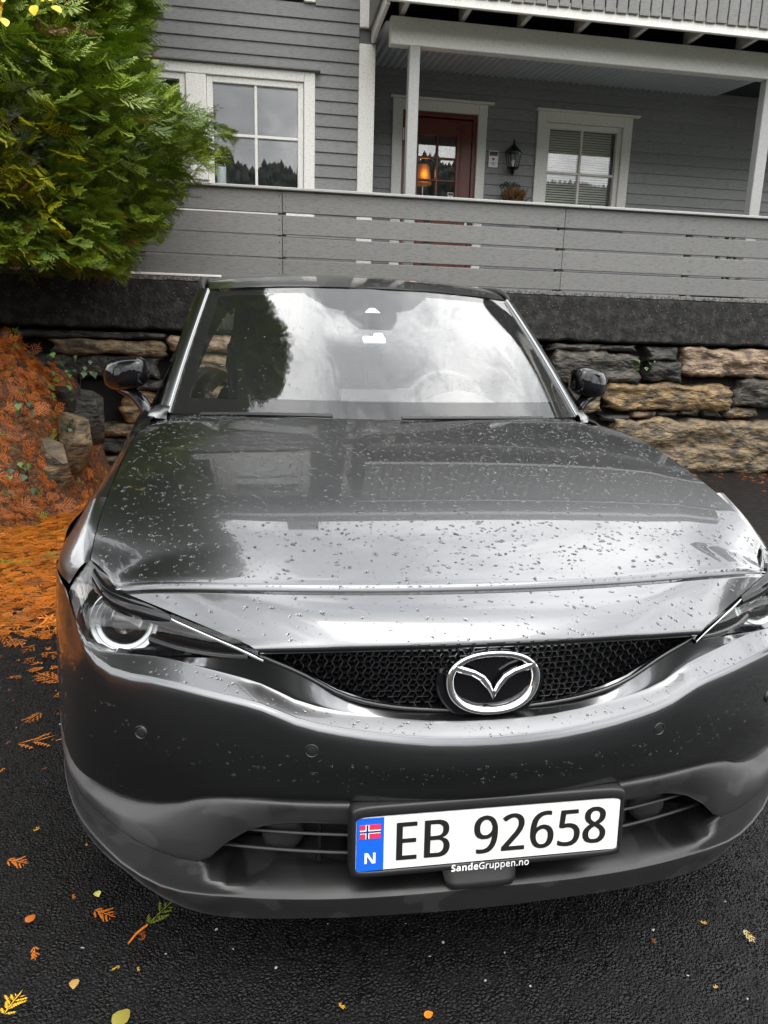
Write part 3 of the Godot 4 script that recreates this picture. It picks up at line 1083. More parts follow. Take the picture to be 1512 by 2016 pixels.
func porch_things() -> void:
	var zp := -7.9
	# wall lantern
	var t := thing("wall_lantern", "black six-sided wall lantern between the red door and the porch window", "lantern", Vector3(2.522, 3.30, zp + 0.12))
	var cage := []
	for k in 6:
		var a := TAU * (k + 0.5) / 6
		var d0 := Vector3(cos(a) * 0.062, -0.045, sin(a) * 0.062)
		var d1 := Vector3(cos(a) * 0.092, 0.125, sin(a) * 0.092)
		cage.append([tube([d0, d1], [0.006], 6), Transform3D()])
	part(t, "cage", joined(cage), M.gloss)
	part(t, "roof", lathe([Vector2(0.004, 0.27), Vector2(0.012, 0.235), Vector2(0.016, 0.215), Vector2(0.03, 0.2), Vector2(0.07, 0.165), Vector2(0.105, 0.13), Vector2(0.105, 0.12), Vector2(0.0, 0.12)], 6), M.gloss)
	part(t, "base", lathe([Vector2(0.0, -0.04), Vector2(0.068, -0.04), Vector2(0.07, -0.05), Vector2(0.035, -0.065), Vector2(0.018, -0.08), Vector2(0.024, -0.095), Vector2(0.004, -0.125), Vector2(0.0, -0.125)], 12), M.gloss)
	part(t, "glass_pane", lathe([Vector2(0.058, -0.04), Vector2(0.087, 0.12)], 6), M.glass)
	part(t, "bulb", lathe([Vector2(0.0, 0.05), Vector2(0.018, 0.04), Vector2(0.022, 0.02), Vector2(0.014, -0.01), Vector2(0.012, -0.04)], 12), M.white)
	part(t, "bracket", joined([[tube([Vector3(0, -0.02, -0.115), Vector3(0, -0.09, -0.06), Vector3(0, -0.08, -0.01)], [0.009], 6), Transform3D()], [bev(Vector3(0.06, 0.16, 0.012)), put(Vector3(0, -0.01, -0.112))]]), M.gloss)
	# added glowing lamp, its source unseen: gives the door's left middle pane amber light
	t = thing("added_lamp", "added glowing shade that turns the left middle pane of the red door amber", "lamp", Vector3(1.56, 3.12, -8.30))
	var glow := mat(lin(0.8, 0.4, 0.1), 0.8)
	glow.emission_enabled = true
	glow.emission = lin(1.0, 0.38, 0.05)
	glow.emission_energy_multiplier = 0.022
	part(t, "added_lamp_shade", lathe([Vector2(0.06, 0.22), Vector2(0.075, 0.2), Vector2(0.11, 0.0), Vector2(0.10, -0.01)], 20), glow)
	part(t, "stand", lathe([Vector2(0.0, 0.1), Vector2(0.012, 0.1), Vector2(0.012, -0.4), Vector2(0.07, -0.42), Vector2(0.0, -0.43)], 16), M.satin)
	var bulb := OmniLight3D.new()
	bulb.name = "added_lamp_light"
	bulb.light_color = Color(1.0, 0.66, 0.3)
	bulb.light_energy = 0.006
	bulb.light_size = 0.05
	bulb.omni_range = 6.0
	bulb.omni_attenuation = 2.0
	bulb.shadow_enabled = true
	t.add_child(bulb)
	bulb.position = Vector3(0, 0.1, 0.13)
	# alarm notice beside the door
	t = thing("alarm_notice", "small white notice with a dark heading fixed between door trim and lantern", "sign", Vector3(2.305, 3.357, zp + 0.042))
	part(t, "board", bev(Vector3(0.112, 0.18, 0.006), 0.001), M.white)
	part(t, "heading", bev(Vector3(0.098, 0.034, 0.002), 0.0004), M.ink, put(Vector3(0, 0.064, 0.0035)))
	part(t, "red_bar", bev(Vector3(0.098, 0.014, 0.002), 0.0004), mat(lin(0.35, 0.02, 0.02), 0.4), put(Vector3(0, 0.040, 0.0035)))
	part(t, "emblem", slab(PackedVector2Array([Vector2(-0.018, 0.006), Vector2(-0.012, 0.014), Vector2(0.002, 0.016), Vector2(0.017, 0.012), Vector2(0.02, 0.003), Vector2(0.006, 0.001), Vector2(0.004, -0.018), Vector2(-0.002, -0.018), Vector2(-0.003, 0.0), Vector2(-0.016, -0.001)]), 0.002), M.ink, put(Vector3(0.0, -0.006, 0.003)))
	for i in 3:
		part(t, "small_print", bev(Vector3(0.06 - 0.012 * i, 0.004, 0.001), 0.0003), M.seat, put(Vector3(0, -0.04 - 0.012 * i, 0.0033)))
	# wrought iron hook with a hanging pot
	t = thing("iron_plant_bracket", "black scrolled iron bracket on the porch wall below the lantern", "bracket", Vector3(2.53, 2.98, zp + 0.05))
	var bars := []
	for s in [-1.0, 1.0]:
		for q in [[0.10, 0.145, 0.022], [0.055, 0.155, 0.016]]:
			var pts := []
			for i in 9:
				var f := i / 8.0
				pts.append(Vector3(s * q[0] * pow(f, 1.5), -0.02 + q[1] * sin(f * PI * 0.55) * (0.9 if q[0] > 0.06 else 1.0), 0))
			var last: Vector3 = pts[8]
			for i in 9:
				var a := i / 8.0 * TAU * 0.8
				pts.append(last + Vector3(s * q[2] * sin(a), -q[2] * (1.0 - cos(a)), 0))
			bars.append([tube(pts, [0.0055], 6), Transform3D()])
	bars.append([tube([Vector3(0, 0.14, 0), Vector3(0, -0.3, 0)], [0.007], 6), Transform3D()])
	part(t, "scroll", joined(bars), M.gloss)
	t = thing("hanging_flower_pot", "pot of brown withered heather hanging on the scrolled iron bracket", "flower pot", Vector3(2.55, 2.72, zp + 0.16))
	part(t, "pot", lathe([Vector2(0.0, 0.0), Vector2(0.085, 0.0), Vector2(0.115, 0.17), Vector2(0.105, 0.17), Vector2(0.0, 0.15)], 20), mat(lin(0.10, 0.05, 0.03), 0.7))
	var tw := lathe([Vector2(0.004, 0.0), Vector2(0.007, 0.05), Vector2(0.001, 0.1)], 5)
	var places := []
	var tints := []
	for i in 320:
		var a := rng.randf() * TAU
		var r := sqrt(rng.randf()) * 0.12
		places.append(Transform3D(Basis.from_euler(Vector3(rng.randf_range(-0.9, 0.9), a, rng.randf_range(-0.9, 0.9))), Vector3(cos(a) * r, 0.16 + rng.randf() * 0.07, sin(a) * r)))
		tints.append(Color(0.22, 0.12, 0.035) * rng.randf_range(0.5, 1.3))
	stuff(t, "heather", tw, M.litter, places, tints)
	# glass lantern hung inside the wing window
	t = thing("window_lantern", "pale glass candle lantern hanging inside the left window, by its left edge", "lantern", Vector3(-0.79, 2.70, -6.95))
	part(t, "glass_cylinder", lathe([Vector2(0.0, 0.0), Vector2(0.05, 0.0), Vector2(0.05, 0.20), Vector2(0.044, 0.20), Vector2(0.044, 0.01)], 20), mat(lin(0.62, 0.72, 0.72), 0.3))
	part(t, "wire", joined([[tube([Vector3(-0.05, 0.2, 0), Vector3(-0.02, 0.34, 0), Vector3(0.05, 0.2, 0)], [0.003], 5), Transform3D()]]), M.satin)
	# a plant behind the fence on the right
	t = thing("potted_shrub", "thin green shrub showing above the fence near the right porch post", "plant", Vector3(4.62, 1.60, -6.5))
	part(t, "pot", lathe([Vector2(0.0, 0.0), Vector2(0.12, 0.0), Vector2(0.16, 0.3), Vector2(0.14, 0.3), Vector2(0.0, 0.27)], 20), M.black)
	var stems := []
	places = []
	tints = []
	for i in 7:
		var tip := Vector3(rng.randf_range(-0.28, 0.1), rng.randf_range(0.85, 1.15), rng.randf_range(-0.15, 0.15))
		var midp := Vector3(tip.x * 0.35, tip.y * 0.55, tip.z * 0.4)
		stems.append([tube([Vector3(0, 0.27, 0), midp, tip], [0.006, 0.004, 0.002], 5), Transform3D()])
		for j in 14:
			var f := 0.35 + 0.65 * j / 13.0
			var p := Vector3(0, 0.27, 0).lerp(midp, minf(f * 2.0, 1.0)) if f < 0.5 else midp.lerp(tip, f * 2.0 - 1.0)
			places.append(Transform3D(Basis.from_euler(Vector3(rng.randf_range(-0.8, 0.8), rng.randf() * TAU, 0.4)).scaled_local(Vector3.ONE * 0.06), p))
			tints.append(Color(0.09, 0.16, 0.03) * rng.randf_range(0.6, 1.2))
	part(t, "stem", joined(stems), M.bark)
	stuff(t, "foliage", ivy_leaf(), M.ivy, places, tints)
	# storage box seen as a blue glint through the lowest gap
	t = thing("blue_storage_box", "blue box on the terrace, glimpsed under the lowest fence board at the right", "box", Vector3(4.2, 1.603, -6.0))
	part(t, "body", bev(Vector3(0.45, 0.2, 0.3), 0.02), mat(lin(0.015, 0.03, 0.30), 0.4), put(Vector3(0, 0.1, 0)))
	part(t, "lid", bev(Vector3(0.47, 0.03, 0.32), 0.01), M.white, put(Vector3(0, 0.216, 0)))

func ivy_leaf() -> ArrayMesh:
	var st := SurfaceTool.new()
	st.begin(Mesh.PRIMITIVE_TRIANGLES)
	var rim := [Vector3(0, 0, 0), Vector3(-0.35, 0, 0.1), Vector3(-0.5, 0.08, 0.45), Vector3(-0.26, 0.02, 0.55), Vector3(0, -0.04, 1.0), Vector3(0.26, 0.02, 0.55), Vector3(0.5, 0.08, 0.45), Vector3(0.35, 0, 0.1)]
	var c := Vector3(0, -0.05, 0.4)
	for i in rim.size():
		for p in [c, rim[i], rim[(i + 1) % rim.size()]]:
			st.set_normal(Vector3.UP)
			st.add_vertex(p)
	st.generate_normals()
	return st.commit()

# ------------------------------------------------------------------ bank, tree, leaves
func bank_height(x: float, z: float) -> float:
	var n := rock_noise
	n.seed = 900
	n.frequency = 1.0
	var foot := -1.74 + 0.05 * sin(z * 5.0) - 0.22 * smoothstep(-4.4, -3.6, z) - 0.55 * smoothstep(-3.9, -2.2, z) + 0.15 * smoothstep(-2.2, 0.5, z)
	var d := foot - x
	var h := 0.80 * smoothstep(0.0, 0.30, d) + 0.34 * smoothstep(0.22, 0.75, d) + 0.3 * smoothstep(0.7, 1.8, d)
	var ramp := clampf((-3.35 - z + maxf(0.0, d - 0.4) * 1.3) / 1.15, 0.0, 1.0)
	ramp = ramp * ramp * (3.0 - 2.0 * ramp)
	h *= maxf(ramp, 0.55 * smoothstep(0.3, 1.6, d))
	return h * (1.0 + 0.16 * n.get_noise_2d(x * 2.2, z * 2.2)) + 0.012 * n.get_noise_2d(x * 9.0, z * 9.0) * smoothstep(0.0, 0.1, h) - 0.006

func sprig(nodes: int, spread: float, curl: float, sd: int) -> ArrayMesh:
	# flat, twice forked scale-leaf spray along +z, one metre long
	var r := RandomNumberGenerator.new()
	r.seed = sd
	var v := PackedVector3Array()
	var n := PackedVector3Array()
	var idx := PackedInt32Array()
	var bits := []
	for i in nodes:
		var t := (i + 0.6) / nodes
		var p := Vector3(0, -curl * t * t, t * 0.92)
		bits.append([p, Vector3(0, -curl * 0.3, 1).normalized(), 1.5 / nodes, 0.020])
		for s in [-1.0, 1.0]:
			if r.randf() < 0.08:
				continue
			var a := spread * r.randf_range(0.8, 1.15)
			var dir := Vector3(s * sin(a), r.randf_range(-0.22, 0.1), cos(a)).normalized()
			var l := 0.42 * sin(PI * clampf(0.18 + 0.80 * t, 0, 1)) * r.randf_range(0.75, 1.1) + 0.05
			var m := maxi(1, int(l * 14.0))
			for k in m:
				var f := (k + 0.5) / m
				var q: Vector3 = p + dir * l * f + Vector3(0, -curl * 0.25 * f * f, 0)
				bits.append([q, dir, l / m * 1.3, 0.017])
				if l > 0.14 and k > 0:
					for s2 in [-1.0, 1.0]:
						var d2 := dir.rotated(Vector3.UP, s2 * 0.75)
						bits.append([q, d2, 0.085 * r.randf_range(0.7, 1.2) * (1.2 - f * 0.5), 0.0145])
	for b in bits:
		var p: Vector3 = b[0]
		var d: Vector3 = b[1]
		var side: Vector3 = d.cross(Vector3.UP).normalized() * b[3]
		var up := Vector3(0, float(b[3]) * 0.35, 0)
		var k := v.size()
		v.append_array(PackedVector3Array([p, p + d * b[2] * 0.55 + side, p + d * b[2] * 1.15, p + d * b[2] * 0.55 - side, p + d * b[2] * 0.5 + up]))
		for q in [d * -0.3 + Vector3.UP, side.normalized() * 0.5 + Vector3.UP, d * 0.3 + Vector3.UP, -side.normalized() * 0.5 + Vector3.UP, Vector3.UP]:
			n.append(q.normalized())
		idx.append_array(PackedInt32Array([k, k + 4, k + 1, k + 1, k + 4, k + 2, k + 2, k + 4, k + 3, k + 3, k + 4, k]))
	return build(v, n, PackedVector2Array(), idx)

# a broken block: a box with its corners cut off by random planes
func facets(sd: int, half: Vector3) -> ArrayMesh:
	var r := RandomNumberGenerator.new()
	r.seed = sd
	var planes: Array[Plane] = []
	for d in [Vector3.RIGHT, Vector3.LEFT, Vector3.UP, Vector3.DOWN, Vector3.BACK, Vector3.FORWARD]:
		var n: Vector3 = (d + Vector3(r.randf_range(-0.25, 0.25), r.randf_range(-0.25, 0.25), r.randf_range(-0.25, 0.25))).normalized()
		planes.append(Plane(n, absf((half * d).dot(d)) * r.randf_range(0.85, 1.0)))
	for i in 16:
		var d := Vector3(r.randf_range(-1, 1), r.randf_range(-1, 1), r.randf_range(-0.4, 1)).normalized()
		planes.append(Plane(d, (half * d).length() * r.randf_range(0.86, 1.08)))
	var pts := Geometry3D.compute_convex_mesh_points(planes)
	var st := SurfaceTool.new()
	st.begin(Mesh.PRIMITIVE_TRIANGLES)
	for pl in planes:
		var on := []
		for p in pts:
			if absf(pl.distance_to(p)) < 1e-4:
				on.append(p)
		if on.size() < 3:
			continue
		var mid := Vector3.ZERO
		for p in on:
			mid += p
		mid /= on.size()
		var ax: Vector3 = (on[0] - mid).normalized()
		var ay: Vector3 = pl.normal.cross(ax)
		on.sort_custom(func(a, b): return atan2((a - mid).dot(ay), (a - mid).dot(ax)) < atan2((b - mid).dot(ay), (b - mid).dot(ax)))
		for i in on.size():
			for p in [mid, on[(i + 1) % on.size()], on[i]]:
				st.set_normal(pl.normal)
				st.add_vertex(p)
	return st.commit()

func bank() -> void:
	var rows := []
	for i in 100:
		var row := []
		for j in 80:
			var x := -6.0 + 4.55 * j / 79.0
			var z := -5.72 + 7.5 * i / 99.0
			row.append(Vector3(x, bank_height(x, z) - 0.004, z))
		rows.append(row)
	structure("earth_bank", sheet(rows, Vector3(-4, -5, -3)), M.soil)
	# fallen thuja sprays: a carpet on the bank and along the car
	var bits := [sprig(4, 0.7, 0.25, 1), sprig(5, 0.8, 0.1, 2), sprig(3, 0.6, 0.4, 3)]
	var places := [[], [], []]
	var tints := [[], [], []]
	var n := FastNoiseLite.new()
	n.frequency = 1.6
	n.seed = 8
	var tries := 0
	var got := 0
	while got < 26000 and tries < 160000:
		tries += 1
		var x := rng.randf_range(-3.6, -0.92)
		var z := rng.randf_range(-5.6, -1.0)
		var h := bank_height(x, z)
		var on_bank := h > 0.02
		var dense_z := smoothstep(-1.35, -2.35, z + (x + 1.3) * 0.5 + n.get_noise_2d(x * 2.0, z * 2.0) * 0.5)
		var keep := 1.0 if on_bank else dense_z * dense_z + 0.012
		if z > -3.0 and x < -2.0:
			keep *= 0.6
		if rng.randf() > keep:
			continue
		var e := 0.02
		var nx := (bank_height(x - e, z) - bank_height(x + e, z)) / (2 * e)
		var nz := (bank_height(x, z - e) - bank_height(x, z + e)) / (2 * e)
		var up := Vector3(nx, 1, nz).normalized()
		var y := maxf(h, 0.0) + 0.004 + rng.randf() * (0.022 if on_bank else 0.012) * (1.0 if keep > 0.3 else 0.1)
		var fw := Vector3(rng.randf_range(-1, 1), rng.randf_range(-0.25, 0.3), rng.randf_range(-1, 1)).normalized()
		var rt := up.cross(fw).normalized()
		fw = rt.cross(up + Vector3(rng.randf_range(-0.6, 0.6), 0, rng.randf_range(-0.6, 0.6)) * (1.0 if on_bank else 0.5)).normalized()
		var s := rng.randf_range(0.035, 0.075) if rng.randf() < 0.7 else rng.randf_range(0.08, 0.14)
		var k := rng.randi() % 3
		places[k].append(Transform3D(Basis(rt * s, rt.cross(fw) * -s, fw * s), Vector3(x, y, z)))
		var c := Color(0.60, 0.150, 0.010).lerp(Color(0.26, 0.060, 0.008), rng.randf())
		var m := n.get_noise_2d(x * 1.3 + 40.0, z * 1.3) * 0.5 + 0.5
		c = c.lerp(Color(0.72, 0.26, 0.014), m * 0.6 * (0.3 if on_bank else 1.0))
		if rng.randf() < 0.05:
			c = Color(0.10, 0.045, 0.02)
		if rng.randf() < 0.02:
			c = Color(0.22, 0.24, 0.03)
		tints[k].append(c * rng.randf_range(0.5, 1.2))
		got += 1
	var root := thing("leaf_litter", "orange carpet of fallen thuja sprays on the bank and beside the car", "fallen leaves", Vector3.ZERO)
	root.set_meta("kind", "stuff")
	for k in 3:
		stuff(root, "fallen_spray", bits[k], M.litter, places[k], tints[k])
	# stones at the foot of the bank
	for q in [[-1.93, -4.40, 0.30, 0.13, 0.27, 0.2, 0, "pointed grey stone leaning at the foot of the orange bank, nearest the camera"], [-1.80, -4.55, 0.44, 0.12, 0.28, -0.1, 0, "brown stone set between the grey one and the wall at the bank's edge"], [-1.76, -4.78, 0.62, 0.15, 0.28, 0.1, 3, "dark upper stone at the bank's edge below the ivy"]]:
		var t := thing("bank_stone", q[7], "stone", Vector3(q[0], q[2], q[1]))
		part(t, "rock", facets(int(q[0] * -1000.0), Vector3(q[3], q[4] * 0.8, 0.16)), M["rock%d" % q[6]], put(Vector3.ZERO, Vector3(0.12, 0.35, q[5])))
	# ivy growing out of the bank
	var leaf := ivy_leaf()
	for q in [[-1.77, -4.66, 0.95, 26, 0.16, "cluster of dark ivy leaves at the top right edge of the orange bank"], [-2.02, -4.3, 0.80, 9, 0.10, "small dark ivy sprig half way up the orange bank"], [-1.80, -4.4, 0.62, 6, 0.07, "light green ivy shoot between the stones of the bank"], [-1.92, -3.75, 0.40, 9, 0.09, "low green ivy shoot near the foot of the bank"]]:
		var t := thing("ivy", q[5], "ivy", Vector3(q[0], q[2], q[1]))
		var pl := []
		var ti := []
		var vine := []
		for i in q[3]:
			var p := Vector3(rng.randf_range(-1, 1) * q[4], rng.randf_range(-1, 1) * q[4] * 1.1, rng.randf_range(0.0, 0.12) + 0.06)
			pl.append(Transform3D(Basis.from_euler(Vector3(rng.randf_range(0.5, 1.4), rng.randf_range(-0.9, 0.9), rng.randf_range(-0.8, 0.8))).scaled_local(Vector3.ONE * rng.randf_range(0.03, 0.055)), p))
			var c := Color(0.022, 0.06, 0.022) if rng.randf() < 0.6 else Color(0.08, 0.17, 0.02)
			ti.append(c * rng.randf_range(0.7, 1.3))
			if i < 5:
				vine.append([tube([Vector3(0, -q[4], -0.05), p * 0.5, p], [0.003], 5), Transform3D()])
		part(t, "stem", joined(vine), M.bark)
		stuff(t, "foliage", leaf, M.ivy, pl, ti)
	# fern-like shoots in the wall joints
	for q in [[3.30, 1.10, -5.70, "tiny green weed growing in the wall joint beside the tan stone"], [-1.62, 1.00, -5.6, "green shoots hanging in front of the dark wall stones left of the car mirror"]]:
		var t := thing("wall_weed", q[3], "plant", Vector3(q[0], q[1], q[2]))
		var pl := []
		var ti := []
		for i in 14:
			pl.append(Transform3D(Basis.from_euler(Vector3(rng.randf_range(0.2, 1.2), rng.randf_range(-1.2, 1.2), 0)).scaled_local(Vector3.ONE * rng.randf_range(0.02, 0.045)), Vector3(rng.randf_range(-0.12, 0.12), rng.randf_range(-0.05, 0.05), rng.randf_range(0.0, 0.03))))
			ti.append(Color(0.05, 0.13, 0.02) * rng.randf_range(0.6, 1.4))
		stuff(t, "foliage", leaf, M.ivy, pl, ti)

func crown_radius(y: float, az: float, tall: float) -> float:
	var r := lerpf(0.84, 1.24, smoothstep(1.55, 2.5, y))
	if y > 2.6:
		r = lerpf(1.24, 1.04, smoothstep(2.6, 3.3, y))
	if y > 3.5:
		r = lerpf(1.04, 1.0, smoothstep(3.5, 5.0, y))
	# one limb reaches out to the right
	var da := wrapf(az - 0.25, -PI, PI)
	r += 0.34 * exp(-pow((y - 2.60) / 0.20, 2.0) - pow(da / 0.42, 2.0))
	r *= 1.0 - smoothstep(tall * 0.72, tall, y) * 0.95
	rock_noise.seed = 555
	return r * (1.0 + 0.20 * rock_noise.get_noise_3d(cos(az) * 1.6, y * 1.3, sin(az) * 1.6))

func one_thuja(t: Node3D, tall: float, fine: int, coarse: int, dead: bool) -> void:
	var trunk := []
	var radii := []
	for i in 12:
		var f := i / 11.0
		trunk.append(Vector3(0.05 * sin(i * 1.3) - 0.75 * (1.0 - smoothstep(0.0, 0.3, f)), tall * 0.93 * f, 0.05 * cos(i * 1.1) - 0.3 * (1.0 - smoothstep(0.0, 0.3, f))))
		radii.append(lerpf(0.15, 0.015, f))
	part(t, "trunk", tube(trunk, radii, 10), M.bark)
	var limbs := []
	for i in 70:
		var y := lerpf(2.1, tall * 0.9, i / 69.0)
		var az := i * 2.39996
		var r := crown_radius(y, az, tall) * 0.8
		var d := Vector3(cos(az), 0, sin(az))
		limbs.append([tube([Vector3(0, y - 0.3, 0), d * r * 0.5 + Vector3(0, y - 0.05, 0), d * r + Vector3(0, y + 0.12, 0)], [0.03, 0.018, 0.006], 5), Transform3D()])
	part(t, "limbs", joined(limbs), M.bark)
	var bits := [sprig(8, 0.72, 0.30, 11), sprig(9, 0.62, 0.42, 12), sprig(7, 0.85, 0.22, 13), sprig(6, 0.95, 0.5, 14), sprig(10, 0.55, 0.15, 15)]
	var places := [[], [], [], [], []]
	var tints := [[], [], [], [], []]
	var n := FastNoiseLite.new()
	n.frequency = 1.5
	n.seed = 18
	for i in fine + coarse:
		var low := i < fine
		var y := rng.randf_range(1.70, 3.75) if low else rng.randf_range(3.6, tall)
		var az := rng.randf() * TAU
		if low and rng.randf() < 0.6:
			az = rng.randf_range(-0.9, 2.6)
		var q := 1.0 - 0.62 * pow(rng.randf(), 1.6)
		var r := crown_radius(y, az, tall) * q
		var d := Vector3(cos(az), 0, sin(az))
		var p := d * r + Vector3(0, y, 0)
		if low and n.get_noise_3d(p.x * 1.7 + 30.0, p.y * 1.7, p.z * 1.7) < -0.20:
			continue
		# sprays fan outward and hang at their tips; low ones hang more
		var droop := rng.randf_range(-0.15, 0.75) + 0.35 * smoothstep(2.4, 1.6, y)
		var fw := (d.rotated(Vector3.UP, rng.randf_range(-0.9, 0.9)) + Vector3(0, -droop, 0)).normalized()
		var roll := rng.randf_range(-1.1, 1.1)
		var rt := fw.cross(Vector3.UP).normalized().rotated(fw, roll)
		var s := rng.randf_range(0.10, 0.225) * (1.0 if low else 2.4)
		var k := rng.randi() % 5
		places[k].append(Transform3D(Basis(rt * s * rng.randf_range(0.7, 1.15), fw.cross(rt) * s, fw * s), p - fw * s * 0.4))
		var g := n.get_noise_3d(p.x * 1.2, p.y * 1.2, p.z * 1.2) * 0.5 + 0.5
		var c := Color(0.055, 0.105, 0.010).lerp(Color(0.175, 0.25, 0.015), g * rng.randf_range(0.5, 1.3))
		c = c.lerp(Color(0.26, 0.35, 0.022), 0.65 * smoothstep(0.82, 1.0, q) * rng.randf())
		if rng.randf() < 0.10 * smoothstep(0.5, 0.75, g):
			c = Color(0.24, 0.25, 0.02)
		if dead and (p - Vector3(0.55, 2.12, 1.15)).length() < 0.42 and rng.randf() < 0.6:
			c = Color(0.40, 0.40, 0.018)
		if dead and rng.randf() < 0.012:
			c = Color(0.16, 0.05, 0.015)
		tints[k].append(c * rng.randf_range(0.8, 1.15))
	for k in 5:
		stuff(t, "foliage", bits[k], M.foliage, places[k], tints[k])

func thuja() -> void:
	var t := thing("thuja_tree", "tall bushy green thuja with yellowing sprays hanging over the bank in front of the house", "tree", Vector3(-2.28, 0.6, -4.78))
	t.position.y = 0.0
	one_thuja(t, 9.5, 13000, 3600, true)
	# the next tree of the row, outside the frame to the left of the car; the paint mirrors it
	t = thing("thuja_tree", "second thuja of the row, beyond the left edge of the picture", "tree", Vector3(-3.5, 0.0, -1.0))
	one_thuja(t, 11.0, 900, 3200, false)
	t = thing("thuja_tree", "third thuja of the row, beyond the left edge of the picture beside the house", "tree", Vector3(-3.95, 0.0, -5.0))
	one_thuja(t, 10.5, 900, 3200, false)
	t = thing("thuja_tree", "added unseen thuja beyond the right edge, there to darken the mirrored hood side", "tree", Vector3(8.6, 0.0, -0.6))  # added out of view so the hood's right side mirrors something dark
	one_thuja(t, 6.0, 1500, 1800, false)
	# yellow birch leaves caught in the foliage
	var leaf := broad_leaf()
	var where := [[-1.604, 2.82, -3.15, "yellow leaves caught in the thuja near the top left corner, lower cluster"], [-1.45, 2.88, -3.15, "yellow leaves caught in the thuja at the top edge, upper cluster"]]
	for w in where:
		var g := thing("caught_leaves", w[3], "leaves", Vector3(w[0], w[1], w[2]))
		for i in 6:
			var o := part(g, "leaf", leaf, mat(lin(0.72, 0.47, 0.015) if i % 2 == 0 else lin(0.62, 0.52, 0.05), 0.45))
			o.transform = Transform3D(Basis.from_euler(Vector3(rng.randf_range(0.3, 1.5), rng.randf_range(-1.4, 1.4), rng.randf_range(-1, 1))).scaled_local(Vector3.ONE * rng.randf_range(0.05, 0.07)), Vector3(rng.randf_range(-0.07, 0.07), rng.randf_range(-0.06, 0.06), rng.randf_range(-0.03, 0.05)))

func broad_leaf() -> ArrayMesh:
	var rows := []
	for i in 9:
		var t := i / 8.0
		var w := 0.36 * sin(PI * pow(t, 0.75)) * (1.0 + 0.06 * (i % 2))
		var row := []
		for j in 5:
			var s := j / 4.0 * 2.0 - 1.0
			row.append(Vector3(s * w, 0.10 * absf(s) * w + 0.05 * sin(t * 3.0), t))
		rows.append(row)
	return sheet(rows, Vector3(0, -3, 0.5))

